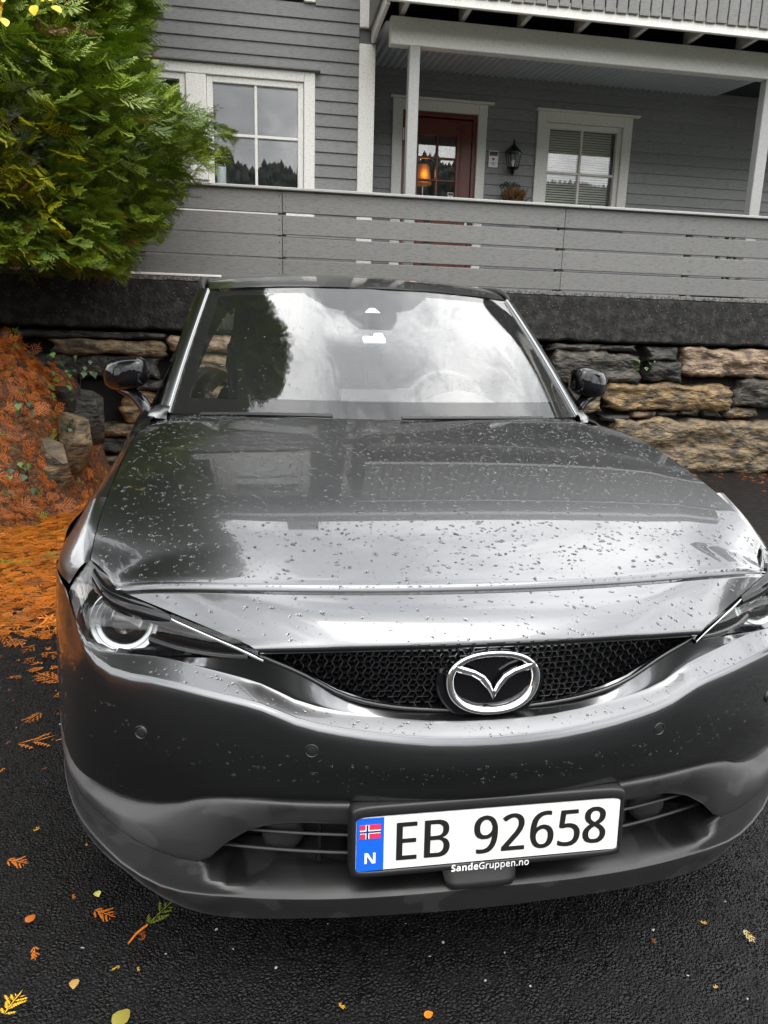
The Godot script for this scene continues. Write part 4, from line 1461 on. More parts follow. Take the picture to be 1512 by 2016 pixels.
func leaves() -> void:
	var orange := lin(0.60, 0.16, 0.012)
	var rust := lin(0.34, 0.085, 0.012)
	var yellow := lin(0.75, 0.42, 0.02)
	var olive := lin(0.20, 0.17, 0.03)
	var green := lin(0.16, 0.19, 0.025)
	var straw := lin(0.55, 0.42, 0.18)
	var a := sprig(5, 0.75, 0.12, 31)
	var b := sprig(4, 0.6, 0.05, 32)
	var c := broad_leaf()
	# x, z, length, heading, mesh, colour, label
	var list := [
		[-0.815, -0.275, 0.05, 1.2, 0, orange, "orange fan-shaped thuja sprig on the asphalt left of the bumper corner"],
		[-0.690, -0.205, 0.085, 2.6, 1, green, "yellow-green feathery thuja sprig with an orange stalk below the bumper's left corner"],
		[-0.688, -0.165, 0.035, 3.4, 1, rust, "thin rust-coloured twig just under the yellow-green sprig"],
		[-0.914, -0.188, 0.034, 0.3, 1, orange, "small forked orange sprig on bare asphalt at the lower left"],
		[-1.060, -0.471, 0.05, 1.4, 0, orange, "orange sprig fan at the left picture edge, level with the number plate"],
		[-0.925, -0.015, 0.06, 2.9, 0, yellow, "bright yellow comb-shaped sprig in the lower left corner"],
		[-0.712, 0.035, 0.045, 2.6, 2, olive, "olive-brown broad leaf cut by the bottom picture edge"],
		[-1.024, -0.574, 0.022, 2.7, 1, yellow, "small yellow leaf scrap left of the bumper, furthest up the asphalt"],
		[-0.949, -0.253, 0.028, 2.7, 2, rust, "narrow rust leaf standing upright in the picture at the lower left"],
		[-0.809, -0.087, 0.026, 0.1, 2, lin(0.32, 0.2, 0.06), "tan oval leaf lying alone towards the bottom left"],
		[-0.817, -0.333, 0.022, 0.4, 2, lin(0.5, 0.46, 0.12), "pale yellow leaf scrap beside the bumper's left corner"],
		[0.640, -0.029, 0.035, 0.1, 1, straw, "thin straw-coloured stalk on the asphalt at the lower right"],
		[-0.125, 0.095, 0.022, 2.0, 2, orange, "orange leaf scrap at the bottom picture edge below the number plate"]]
	for e in list:
		var o := tag(part(self, numbered("fallen_leaf"), [a, b, c][e[4]], mat(e[5], 0.4)), e[6], "leaf", "single leaves on the asphalt")
		o.transform = Transform3D(Basis.from_euler(Vector3(0.04, e[3], 0.05)).scaled_local(Vector3.ONE * e[2]), Vector3(e[0], 0.012, e[1]))
		if e[4] == 1 and e[2] > 0.08:
			part(o, "stalk", tube([Vector3(0, 0.01, 0.1), Vector3(0.06, 0.0, -0.25), Vector3(0.02, 0.0, -0.6)], [0.03, 0.03, 0.02], 6), mat(orange, 0.5))
	var first: Node3D = null
	for p in [[-0.87, -0.332], [-0.878, -0.513], [-0.722, -0.108], [-0.689, -0.102], [0.553, -0.059], [0.651, -0.008], [0.418, -0.011], [0.478, 0.109], [-0.288, 0.04], [-1.19, -0.893], [-1.065, -0.878], [-1.30, -1.32], [-1.22, -1.05], [-1.12, -1.2], [-1.36, -1.1]]:
		var o: Node3D = tag(part(self, numbered("leaf_scrap"), b, mat([orange, rust, yellow][rng.randi() % 3], 0.45)), "tiny orange or yellow leaf scrap lying on the dark wet asphalt near the car's front", "leaf", "leaf scraps on the asphalt")
		o.transform = Transform3D(Basis.from_euler(Vector3(0.1, rng.randf() * TAU, 0.1)).scaled_local(Vector3.ONE * rng.randf_range(0.009, 0.02)), Vector3(p[0], 0.012, p[1]))
	# a drift of leaves at the foot of the wall on the right
	var pl := []
	var ti := []
	for i in 260:
		var x := rng.randf_range(3.3, 6.0)
		var z := -5.60 + rng.randf() * rng.randf() * (0.5 if x < 4.3 else 1.0)
		if x > 3.95 and x < 4.35 and rng.randf() < 0.8:
			continue
		pl.append(Transform3D(Basis.from_euler(Vector3(rng.randf_range(-0.3, 0.3), rng.randf() * TAU, rng.randf_range(-0.3, 0.3))).scaled_local(Vector3.ONE * rng.randf_range(0.03, 0.07)), Vector3(x, 0.012, z)))
		ti.append(Color(0.5, 0.13, 0.012).lerp(Color(0.22, 0.06, 0.01), rng.randf()))
	for i in 70:
		pl.append(Transform3D(Basis.from_euler(Vector3(0, rng.randf() * TAU, 0)).scaled_local(Vector3.ONE * rng.randf_range(0.02, 0.05)), Vector3(rng.randf_range(1.2, 5.0), 0.012, rng.randf_range(-5.2, -1.0))))
		ti.append(Color(0.5, 0.15, 0.012).lerp(Color(0.25, 0.08, 0.02), rng.randf()))
	tag(stuff(self, "leaf_drift", a, M.litter, pl, ti), "thin drift of orange leaves along the foot of the stone wall, right of the car", "fallen leaves")

# ------------------------------------------------------------------ the car
# its nose points at the camera (+z), x = 0 is its middle, metres
func nose(x: float) -> float:
	var a := absf(x)
	return 0.05 - 0.31 * a * a - 1.2 * pow(a, 14.0)

const COLS := [0.0, 0.06, 0.12, 0.18, 0.24, 0.29, 0.33, 0.37, 0.40, 0.43, 0.46, 0.50, 0.53, 0.555, 0.59, 0.63, 0.67, 0.71, 0.74, 0.765, 0.785, 0.80, 0.815, 0.83, 0.85, 0.868, 0.88, 0.889, 0.8945]

# one line round the nose: keys [x, height, distance in front of the plan curve]
func band(keys: Array, from_x := 0.0, to_x := 1.0) -> Array:
	var half := []
	for x in COLS:
		if x < from_x - 1e-4 or x > to_x + 1e-4:
			continue
		var k := at_key(keys, x)
		half.append(Vector3(x, k.x, nose(x) + k.y))
	if to_x >= 1.0:
		var k := at_key(keys, 0.8975)
		half.append(Vector3(0.897 + k.y * 0.15, k.x, -0.50))
		half.append(Vector3(0.8975 + k.y * 0.15, k.x, -0.556))
	return half

func whole(half: Array) -> Array:
	var out := []
	for i in range(half.size() - 1, -1, -1):
		if half[i].x > 1e-6:
			out.append(Vector3(-half[i].x, half[i].y, half[i].z))
	out.append_array(half)
	return out

func lofted(lines: Array, sv: int) -> Array:
	return dense(lines, 1, sv)

const HOOD_MID := [[-1.12, 1.036, 0.0], [-0.9, 0.9995, 0.0], [-0.7, 0.9625, 0.0], [-0.55, 0.9315, 0.0], [-0.4, 0.897, 0.0], [-0.25, 0.856, 0.0], [-0.12, 0.812, 0.0], [-0.05, 0.780, 0.0]]
func hood_y(x: float, z: float) -> float:
	var a := absf(x)
	var mid := at_key(HOOD_MID, z).x
	# the sheet is nearly flat, falls away near the wings and has a crease from lamp to pillar
	var drop := 0.004 + 0.050 * exp((z + 0.335) / 0.10) + 0.030 * smoothstep(-0.85, -1.35, z)
	drop = minf(drop, 0.090)
	var t := a / 0.783
	var xr := lerpf(0.60, 0.715, smoothstep(-0.25, -0.95, z))
	var fold := 0.012 * smoothstep(-0.26, -0.48, z) * (1.0 - smoothstep(-0.95, -1.25, z))
	return mid - 0.010 * pow(t, 2.5) - drop * pow(t, 7.0) - fold * maxf(0.0, a - xr)

func hood_front(x: float) -> float:
	var a := absf(x)
	if a <= 0.70:
		return -0.118 - 0.10 * a * a - 0.4 * pow(a, 6.0)
	return lerpf(-0.214, -0.335, smoothstep(0.0, 1.0, (a - 0.70) / 0.083) * 0.5 + (a - 0.70) / 0.083 * 0.5)

func hood_back(x: float) -> float:
	var a := absf(x)
	return -1.112 - 0.30 * pow(a / 0.74, 2.4)

func hood_x(u: float, v: float) -> float:
	return u * lerpf(0.783, 0.757, smoothstep(0.75, 1.0, v))

func hood_at(u: float, v: float) -> Vector3:
	var x := hood_x(u, v)
	var z := lerpf(hood_front(x), hood_back(x), v)
	return Vector3(x, hood_y(x, z) - 0.004 * exp(-v / 0.004), z)

func screen_at(u: float, v: float) -> Vector3:
	# v 0 at the base, 1 at the roof
	var a := absf(u)
	var b := at_key([[0.0, 1.034, -1.118], [0.25, 1.0335, -1.150], [0.5, 1.030, -1.235], [0.65, 1.026, -1.325], [0.731, 1.021, -1.386]], a * 0.731)
	var t := at_key([[0.0, 1.480, -1.868], [0.25, 1.477, -1.888], [0.45, 1.468, -1.925], [0.624, 1.457, -1.976]], a * 0.624)
	var p := Vector3(a * 0.731, b.x, b.y).lerp(Vector3(a * 0.624, t.x, t.y), v)
	var bulge := 0.010 * sin(PI * v)
	p += Vector3(0, 0.86, 0.51) * bulge
	p.x *= signf(u) if u != 0.0 else 1.0
	return p

func beads(parent: Node, spots: Array, lo: float, hi: float) -> void:
	# spots: [point, normal]; each a flattened, irregular bead of water
	var shapes := []
	for k in 3:
		var rows := []
		for i in 4:
			var row := []
			var t := i / 3.0
			for j in 11:
				var a := TAU * (j % 10) / 10.0
				var r := (1.0 + 0.15 * sin(a * 2.0 + k) + 0.08 * sin(a * 3.0 + k * 2.0)) * cos(t * PI * 0.5)
				row.append(Vector3(cos(a) * r, sin(t * PI * 0.5) * 0.31 - 0.03, sin(a) * r * 0.72))
			rows.append(row)
		shapes.append(sheet(rows, Vector3(0, -0.2, 0)))
	var places := [[], [], []]
	for s in spots:
		var n: Vector3 = s[1]
		var f := Vector3(rng.randf_range(-1, 1), 0, rng.randf_range(-0.5, 0.5)).cross(n).cross(n).normalized()
		var d := lerpf(lo, hi, pow(rng.randf(), 2.4)) * 0.5
		var b := Basis(f * d, n * d, f.cross(n) * d)
		places[rng.randi() % 3].append(Transform3D(b, s[0]))
	for k in 3:
		stuff(parent, "raindrops", shapes[k], M.water, places[k])

func car() -> void:
	var c := thing("car", "dark grey crossover car parked nose-on with a white Norwegian number plate, wet with rain", "car", Vector3.ZERO)
	car_front(c)
	car_lamps(c)
	car_top(c)
	car_sides(c)
	car_plate(c)
	car_inside(c)

func car_front(c: Node3D) -> void:
	# hood
	var rows := []
	for i in 61:
		var v := i / 60.0
		var row := []
		for j in 81:
			row.append(hood_at(-1.0 + 2.0 * j / 80.0, v))
		rows.append(row)
	# turned-under front edge
	var lip := []
	for p in rows[0]:
		lip.append(p + Vector3(0, -0.012, -0.012))
	rows.push_front(lip)
	var hood := part(c, "hood", sheet(rows, Vector3(0, 0.2, -0.7)), M.paint)
	var spots := []
	var n := FastNoiseLite.new()
	n.frequency = 3.0
	n.seed = 3
	for i in 90:
		var u := rng.randf_range(-0.85, 0.85)
		spots.append([hood_at(u, 0.008), Vector3(0, 0.95, 0.3).normalized()])
	while spots.size() < 7000:
		var u := rng.randf_range(-0.98, 0.98)
		var v := rng.randf_range(0.012, 0.985)
		if n.get_noise_2d(u * 2.0, v * 2.0) * 0.5 + 0.5 < rng.randf() * 0.7:
			continue
		var p := hood_at(u, v)
		var nn := (hood_at(u + 0.01, v) - p).cross(hood_at(u, v + 0.01) - p).normalized()
		if nn.y < 0.0:
			nn = -nn
		spots.append([p, nn])
	beads(hood, spots, 0.002, 0.0125)
	# nose panel between hood and grille
	var top := []
	var bot := []
	for j in 41:
		var u := -1.0 + 2.0 * j / 40.0
		var a := absf(u)
		top.append(Vector3(u * 0.698, hood_y(u * 0.698, hood_front(u * 0.698)) - 0.0035, hood_front(u * 0.698) + 0.0065))
		bot.append(Vector3(u * 0.432, 0.745 - 0.006 * a * a, 0.004 - 0.030 * a * a))
	var prow := []
	for i in 15:
		var t := i / 14.0
		var row := []
		for j in 41:
			var p: Vector3 = top[j].lerp(bot[j], t)
			var a := absf(-1.0 + 2.0 * j / 40.0)
			p += Vector3(0, 0.75, 0.65) * (0.010 * sin(PI * t) * (1.0 - 0.7 * smoothstep(0.60, 0.75, a)))
			if t > 0.94:
				p += Vector3(0, -0.004, 0.002)
			row.append(p)
		prow.append(row)
	var under := []
	for p in prow[14]:
		under.append(p + Vector3(0, -0.012, -0.016))
	prow.append(under)
	var over := []
	for p in prow[0]:
		over.append(p + Vector3(0, -0.014, -0.004))
	prow.push_front(over)
	var panel := part(c, "nose_panel", sheet(prow, Vector3(0, 0.6, -0.3)), M.paint)
	spots = []
	for i in 330:
		var r: int = rng.randi_range(2, 13)
		var q: int = rng.randi_range(1, 38)
		var p: Vector3 = prow[r][q].lerp(prow[r + 1][q + 1], rng.randf())
		var nn: Vector3 = (prow[r][q + 1] - prow[r][q]).cross(prow[r + 1][q] - prow[r][q]).normalized()
		if nn.y < 0.0:
			nn = -nn
		spots.append([p, nn])
	beads(panel, spots, 0.003, 0.011)
	# bumper skin
	var r0 := [[0, .603, -.072], [.1, .608, -.070], [.2, .621, -.066], [.28, .645, -.058], [.36, .690, -.048], [.43, .719, -.036], [.52, .702, -.048], [.62, .680, -.076], [.70, .669, -.082], [.74, .690, -.06], [.765, .700, -.028], [.79, .718, -.045], [.812, .740, -.062], [.83, .7655, -.064], [.86, .769, -.062], [.8975, .772, -.058]]
	var r1 := [[0, .577, -.002], [.1, .579, -.002], [.2, .587, -.002], [.28, .597, -.002], [.36, .612, -.002], [.43, .637, -.003], [.52, .653, -.004], [.62, .667, -.005], [.70, .668, -.008], [.74, .679, -.012], [.765, .693, -.016], [.79, .713, -.035], [.812, .737, -.055], [.83, .763, -.058], [.86, .766, -.056], [.8975, .769, -.052]]
	# shelf below grille and lamps, then the sloping ledge that catches the sky
	var rm := []
	var rs := []
	for k in r1:
		var wide := lerpf(1.0, 1.35, smoothstep(0.3, 0.5, k[0])) * (1.0 - 0.92 * smoothstep(0.66, 0.80, k[0]))
		rm.append([k[0], k[1] + 0.0175 * wide, k[2] - 0.029 * wide])
		var q := at_key(r0, k[0])
		rs.append([k[0], lerpf(k[1] + 0.0175 * wide, q.x, 0.16) + 0.001 * wide, lerpf(k[2] - 0.029 * wide, q.y, 0.2)])
	var r2 := []
	for k in r1:
		var soft := 1.0 - smoothstep(0.74, 0.83, k[0])
		r2.append([k[0], k[1] - 0.016, k[2] + 0.008 * soft + 0.006 * (1.0 - soft)])
	var r3 := [[0, .525, .009], [.2, .53, .009], [.36, .545, .008], [.52, .57, .006], [.70, .60, .004], [.79, .64, -.010], [.83, .66, -.018], [.8975, .67, -.02]]
	var r4 := [[0, .49, .006], [.36, .49, .006], [.6, .50, .004], [.8975, .52, .0]]
	var dk := [[0, .4555, -.002], [.26, .4545, -.002], [.36, .452, -.002], [.46, .449, -.003], [.51, .444, -.004], [.555, .433, -.007], [.60, .414, -.012], [.66, .401, -.016], [.71, .403, -.014], [.757, .412, -.010], [.83, .416, -.006], [.8975, .445, -.004]]
	var d2 := []
	for k in dk:
		d2.append([k[0], k[1] + 0.006, k[2] + 0.006])
	var din := []
	for k in dk:
		din.append([k[0], k[1] - 0.001, k[2] - 0.03])
	var lines := []
	for k in [r0, rs, rm, r1, r2, r3, r4, d2, dk, din]:
		lines.append(whole(band(k)))
	# keep the crest crisp: extra lines close to it
	var rc := []
	for i in lines[2].size():
		rc.append(lines[3][i].lerp(lines[2][i], 0.16) + Vector3(0, 0.0008, 0))
	lines.insert(3, rc)
	part(c, "front_bumper", sheet(lofted(lines, 5), Vector3(0, 0.5, -0.6)), M.paint)
	var bum := c.get_node("front_bumper")
	spots = []
	for i in 620:
		var x := rng.randf_range(-0.80, 0.80)
		var a := absf(x)
		if rng.randf() < 0.45:
			# on the ledge under grille and lamps
			var q0 := at_key(rm, a)
			var q1 := at_key(r1, a)
			var f := rng.randf_range(0.1, 0.95)
			spots.append([Vector3(x, lerpf(q0.x, q1.x, f) + 0.0005, nose(x) + lerpf(q0.y, q1.y, f)), Vector3(0, 0.95, 0.3).normalized()])
		else:
			var f := rng.randf()
			var q1 := at_key(r3, a)
			var q2 := at_key(r4, a)
			var nn := Vector3(0.62 * x + 16.8 * pow(a, 13.0) * signf(x), 0.02, 1.0).normalized()
			spots.append([Vector3(x, lerpf(q1.x, q2.x, f), nose(x) + lerpf(q1.y, q2.y, f) + 0.0003), nn])
	beads(bum, spots, 0.002, 0.009)
	# parking sensors and lamp washers
	var ring := lathe([Vector2(0.0, 0.0), Vector2(0.0085, 0.0005), Vector2(0.0092, -0.0015), Vector2(0.0105, -0.0015), Vector2(0.0112, 0.001), Vector2(0.0128, 0.001), Vector2(0.0138, -0.003)], 24)
	for x in [-0.655, -0.341, 0.341, 0.655]:
		var q := at_key(r3, absf(x))
		var nn := Vector3(0.62 * x + 16.8 * pow(absf(x), 13.0) * signf(x), 0.05, 1.0).normalized()
		var up := Vector3.UP.cross(nn).normalized()
		part(bum, "parking_sensor", ring, M.black, Transform3D(Basis(up, nn, up.cross(nn)), Vector3(x, 0.5585, nose(x) + 0.0085)))
	for s in [-1.0, 1.0]:
		part(bum, "lamp_washer", bev(Vector3(0.028, 0.010, 0.026), 0.003), M.paint, put(Vector3(0.697 * s, 0.678, -0.170), Vector3(0.35, 0.3 * s, 0.12 * s)))
	# grille: a dark recess and a hexagon lattice over it
	var lower := func(x: float) -> float:
		return at_key([[0, .600, 0], [.1, .606, 0], [.2, .619, 0], [.28, .642, 0], [.36, .687, 0], [.43, .718, 0]], absf(x)).x
	var back := []
	for i in 2:
		var row := []
		for j in 31:
			var x := -0.445 + 0.89 * j / 30.0
			row.append(Vector3(x, 0.770 if i == 0 else lower.call(x) - 0.03, nose(x) - 0.115))
		back.append(row)
	var grille := part(c, "grille_recess", sheet(back, Vector3(0, 0.65, -1)), M.black)
	var st := SurfaceTool.new()
	st.begin(Mesh.PRIMITIVE_TRIANGLES)
	var pw := 0.0285
	var ph := 0.0128
	for r in 13:
		for q in 34:
			var x := -0.47 + q * pw + (pw * 0.5 if r % 2 == 1 else 0.0)
			var y := 0.594 + r * ph
			if absf(x) > 0.425 or y > 0.741 - 0.012 * x * x * 4.0 or y < lower.call(x) + 0.004 or Vector2(x / 0.100, (y - 0.66) / 0.075).length() < 1.0:
				continue
			var z0 := nose(x) - lerpf(0.074, 0.046, (y - 0.6) / 0.14)
			hex_cell(st, Vector3(x, y, z0), pw, ph)
	part(c, "grille_lattice", st.commit(), M.grille)
	var rimp := []
	for i in 33:
		var x := -0.43 + 0.86 * i / 32.0
		rimp.append(Vector3(x, lower.call(x) + 0.002, nose(x) - lerpf(0.066, 0.034, absf(x) / 0.43)))
	part(c, "grille_rim", tube(rimp, [0.0045], 8), M.grille)
	# emblem: oval ring with a spread wing, on a round black shield
	var em := Node3D.new()
	em.name = "emblem"
	c.add_child(em)
	em.position = Vector3(0.0, 0.668, 0.004)
	em.rotation.x = -0.05
	var oval := func(rx: float, ry: float, pw2: float, lift: float) -> PackedVector2Array:
		var o := PackedVector2Array()
		for k in 56:
			var t := TAU * k / 56.0
			var cx := signf(cos(t)) * pow(absf(cos(t)), pw2)
			var sy := signf(sin(t)) * pow(absf(sin(t)), pw2)
			o.append(Vector2(rx * cx * (1.0 + 0.07 * sy), ry * sy + lift))
		return o
	part(em, "shield", slab(oval.call(0.106, 0.082, 1.0, -0.008), 0.012, 0.004), M.gloss, put(Vector3(0, 0, -0.022)))
	# ring as a loft of four lines with a domed face
	var rr := []
	for pr in [[1.0, 1.0, 0.0], [0.985, 0.98, 0.009], [0.93, 0.93, 0.0125], [0.86, 0.835, 0.011], [0.80, 0.745, 0.004], [0.79, 0.735, -0.006]]:
		var row := []
		var o: PackedVector2Array = oval.call(0.0925 * pr[0], 0.0645 * pr[1], 0.88, 0.0)
		for k in 57:
			var p := o[k % 56]
			row.append(Vector3(p.x, p.y, pr[2] - 0.004))
		rr.append(row)
	part(em, "ring", sheet(rr, Vector3(0, 0, -0.5)), M.chrome)
	# the wing: from the ring's shoulders down to a point below the middle
	for s in [-1.0, 1.0]:
		var o := [Vector2(0, -0.0205), Vector2(0.006, -0.007), Vector2(0.018, 0.009), Vector2(0.037, 0.0205), Vector2(0.060, 0.0285), Vector2(0.070, 0.0325), Vector2(0.0735, 0.0365), Vector2(0.0805, 0.031), Vector2(0.0835, 0.0235), Vector2(0.064, 0.0165), Vector2(0.045, 0.011), Vector2(0.028, 0.001), Vector2(0.014, -0.015), Vector2(0.005, -0.030), Vector2(0, -0.0395)]
		var poly := PackedVector2Array()
		for p in o:
			poly.append(Vector2(p.x * s, p.y + 0.006))
		part(em, "wing", slab(poly, 0.0105, 0.003), M.chrome, put(Vector3(0, 0, -0.002)))
	# cladding: upper piece, with the flares beside the intake
	var e1 := []
	var e0 := []
	var f1 := [[0, .385, -.028], [.24, .386, -.028], [.33, .388, -.026], [.40, .385, -.022], [.46, .368, -.016], [.50, .345, -.006], [.535, .312, .004], [.555, .303, .008], [.62, .312, .014], [.675, .326, .016], [.757, .357, .014], [.83, .377, .010], [.8975, .395, .004]]
	var em_ := []
	for k in dk:
		e0.append([k[0], k[1] - 0.004, k[2] - 0.012])
		var fl := smoothstep(0.50, 0.60, k[0])
		e1.append([k[0], k[1] - 0.011 - 0.004 * fl, k[2] + 0.004 + 0.004 * fl])
		var f := at_key(f1, k[0])
		em_.append([k[0], lerpf(k[1] - 0.012, f.x, lerpf(0.34, 0.45, fl)), lerpf(k[2], f.y, 0.5) + lerpf(0.010, 0.012, fl)])
	var f2 := []
	for k in f1:
		f2.append([k[0], k[1] - 0.004, k[2] - 0.012])
	var f3 := []
	for k in f1:
		f3.append([k[0], k[1] - 0.002, k[2] - 0.10 * (1.0 - smoothstep(0.52, 0.55, k[0])) - 0.02])
	lines = []
	for k in [e0, e1, em_, f1, f2, f3]:
		lines.append(whole(band(k)))
	part(c, "upper_cladding", sheet(lofted(lines, 4), Vector3(0, 0.4, -0.7)), M.cladding)
	# lower piece: shelf, crest, apron
	var g0 := [[0, .300, -.115], [.45, .285, -.110], [.52, .27, -.10], [.54, .285, -.05], [.555, .295, -.018], [.62, .305, -.012], [.675, .319, -.012], [.757, .350, -.012], [.83, .369, -.012], [.8975, .385, -.012]]
	var g1 := [[0, .284, -.078], [.28, .277, -.078], [.40, .266, -.070], [.47, .254, -.060], [.515, .250, -.045], [.538, .262, -.014], [.55, .286, -.004], [.56, .294, .000], [.62, .303, .004], [.675, .317, .004], [.757, .348, .004], [.83, .367, .003], [.8975, .384, .002]]
	var g2 := [[0, .268, -.022], [.2, .262, -.022], [.40, .246, -.020], [.50, .240, -.010], [.545, .252, .002], [.60, .258, .005], [.675, .285, .006], [.757, .318, .005], [.83, .34, .004], [.8975, .355, .003]]
	var g3 := [[0, .260, -.001], [.16, .252, -.001], [.374, .236, -.001], [.50, .227, -.001], [.55, .225, .000], [.62, .228, .003], [.70, .255, .004], [.76, .285, .003], [.83, .308, .002], [.8975, .325, .002]]
	var g4 := []
	for k in g3:
		g4.append([k[0], k[1] - 0.007, k[2] + 0.003])
	var i1 := [[0, .207, -.002], [.16, .204, -.002], [.35, .188, -.003], [.52, .170, -.006], [.60, .174, -.012], [.665, .190, -.022], [.71, .208, -.028], [.80, .235, -.03], [.8975, .255, -.03]]
	var i2 := []
	var i3 := []
	var i0 := []
	for k in i1:
		i0.append([k[0], k[1] + 0.010, k[2] + 0.001])
		i2.append([k[0], k[1] - 0.008, k[2] - 0.014])
		i3.append([k[0], k[1] - 0.002, k[2] - 0.30])
	lines = []
	for k in [g0, g1, g2, g3, g4, i0, i1]:
		lines.append(whole(band(k)))
	var wet_shade_tint := func(p: Vector3) -> Color:
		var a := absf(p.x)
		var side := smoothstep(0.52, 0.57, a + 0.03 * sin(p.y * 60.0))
		var g := lerpf(0.12 if p.z < nose(p.x) - 0.008 and p.y > 0.235 else 0.55, 1.7, side)  # shelf darker for wet plastic plus painted-in plate shade; dry sides lighter
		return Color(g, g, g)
	var low := part(c, "lower_cladding", coloured(sheet(lofted(lines, 4), Vector3(0, 0.3, -0.5)), wet_shade_tint), M.cladding)
	lines = []
	for k in [i1, i2, i3]:
		lines.append(whole(band(k.map(func(q): return [q[0], q[1] - 0.001, q[2] - 0.002]))))
	part(c, "undertray", sheet(lines, Vector3(0, 0.9, -0.5)), M.rubber)
	# intake: dark back, two thin blades, struts and a round cover on each side
	var ib := []
	for i in 2:
		var row := []
		for j in 25:
			var x := -0.53 + 1.06 * j / 24.0
			row.append(Vector3(x, 0.40 if i == 0 else 0.26, nose(x) - 0.13))
		ib.append(row)
	var intake := part(c, "intake_recess", sheet(ib, Vector3(0, 0.3, -1)), M.black)
	for y in [0.345, 0.305]:
		var pts := []
		var hw := 0.505 if y > 0.32 else 0.525
		for i in 25:
			var x := -hw + 2.0 * hw * i / 24.0
			pts.append(Vector3(x, y + 0.004 * (1.0 - absf(x)), nose(x) - 0.045))
		part(intake, "blade", tube(pts, [0.004], 6), M.black)
	for x in [-0.32, 0.32]:
		part(intake, "strut", bev(Vector3(0.008, 0.10, 0.02), 0.002), M.grille, put(Vector3(x, 0.33, nose(x) - 0.06)))
		part(intake, "fog_lamp_cover", lathe([Vector2(0.0, 0.010), Vector2(0.028, 0.007), Vector2(0.040, 0.0), Vector2(0.042, -0.01)], 24), M.rubber, put(Vector3(x * 1.22, 0.325, nose(x) - 0.085), Vector3(PI / 2, 0, 0)))
	# tow hook and radar cover under the plate
	var cov := []
	for i in 7:
		var t := i / 6.0
		var row := []
		for j in 15:
			var u := -1.0 + 2.0 * j / 14.0
			var wdt := lerpf(0.083, 0.070, t)
			var y := lerpf(0.325, 0.262, t)
			row.append(Vector3(u * wdt - 0.012, y + (0.0 if absf(u) < 0.93 else 0.002), nose(u * wdt) + lerpf(-0.028, 0.008, t) - 0.012 * pow(absf(u), 10.0)))
		cov.append(row)
	var foot := []
	for p in cov[6]:
		foot.append(p + Vector3(0, -0.006, -0.012))
	cov.append(foot)
	part(low, "radar_cover", sheet(cov, Vector3(0, 0.29, -0.3)), M.black)

func hex_cell(st: SurfaceTool, at: Vector3, w: float, h: float) -> void:
	# a funnel with a hexagonal mouth, wider than high, sloping back
	var mouth := []
	var throat := []
	var outer := []
	for k in 6:
		var d: Vector2 = [Vector2(-0.5, 0), Vector2(-0.3, 0.5), Vector2(0.3, 0.5), Vector2(0.5, 0), Vector2(0.3, -0.5), Vector2(-0.3, -0.5)][k]
		outer.append(at + Vector3(d.x * w * 1.28, d.y * h * 2.02, 0))
		mouth.append(at + Vector3(d.x * w * 1.10, d.y * h * 1.66, 0.0015))
		throat.append(at + Vector3(d.x * w * 0.9, d.y * h * 1.15 + 0.001, -0.026))
	for k in 6:
		var j := (k + 1) % 6
		quad(st, outer[k], outer[j], mouth[j], mouth[k], at + Vector3(0, 0, -1))
		quad(st, mouth[k], mouth[j], throat[j], throat[k], at + (mouth[k] + mouth[j] - at * 2.0) * 5.0)

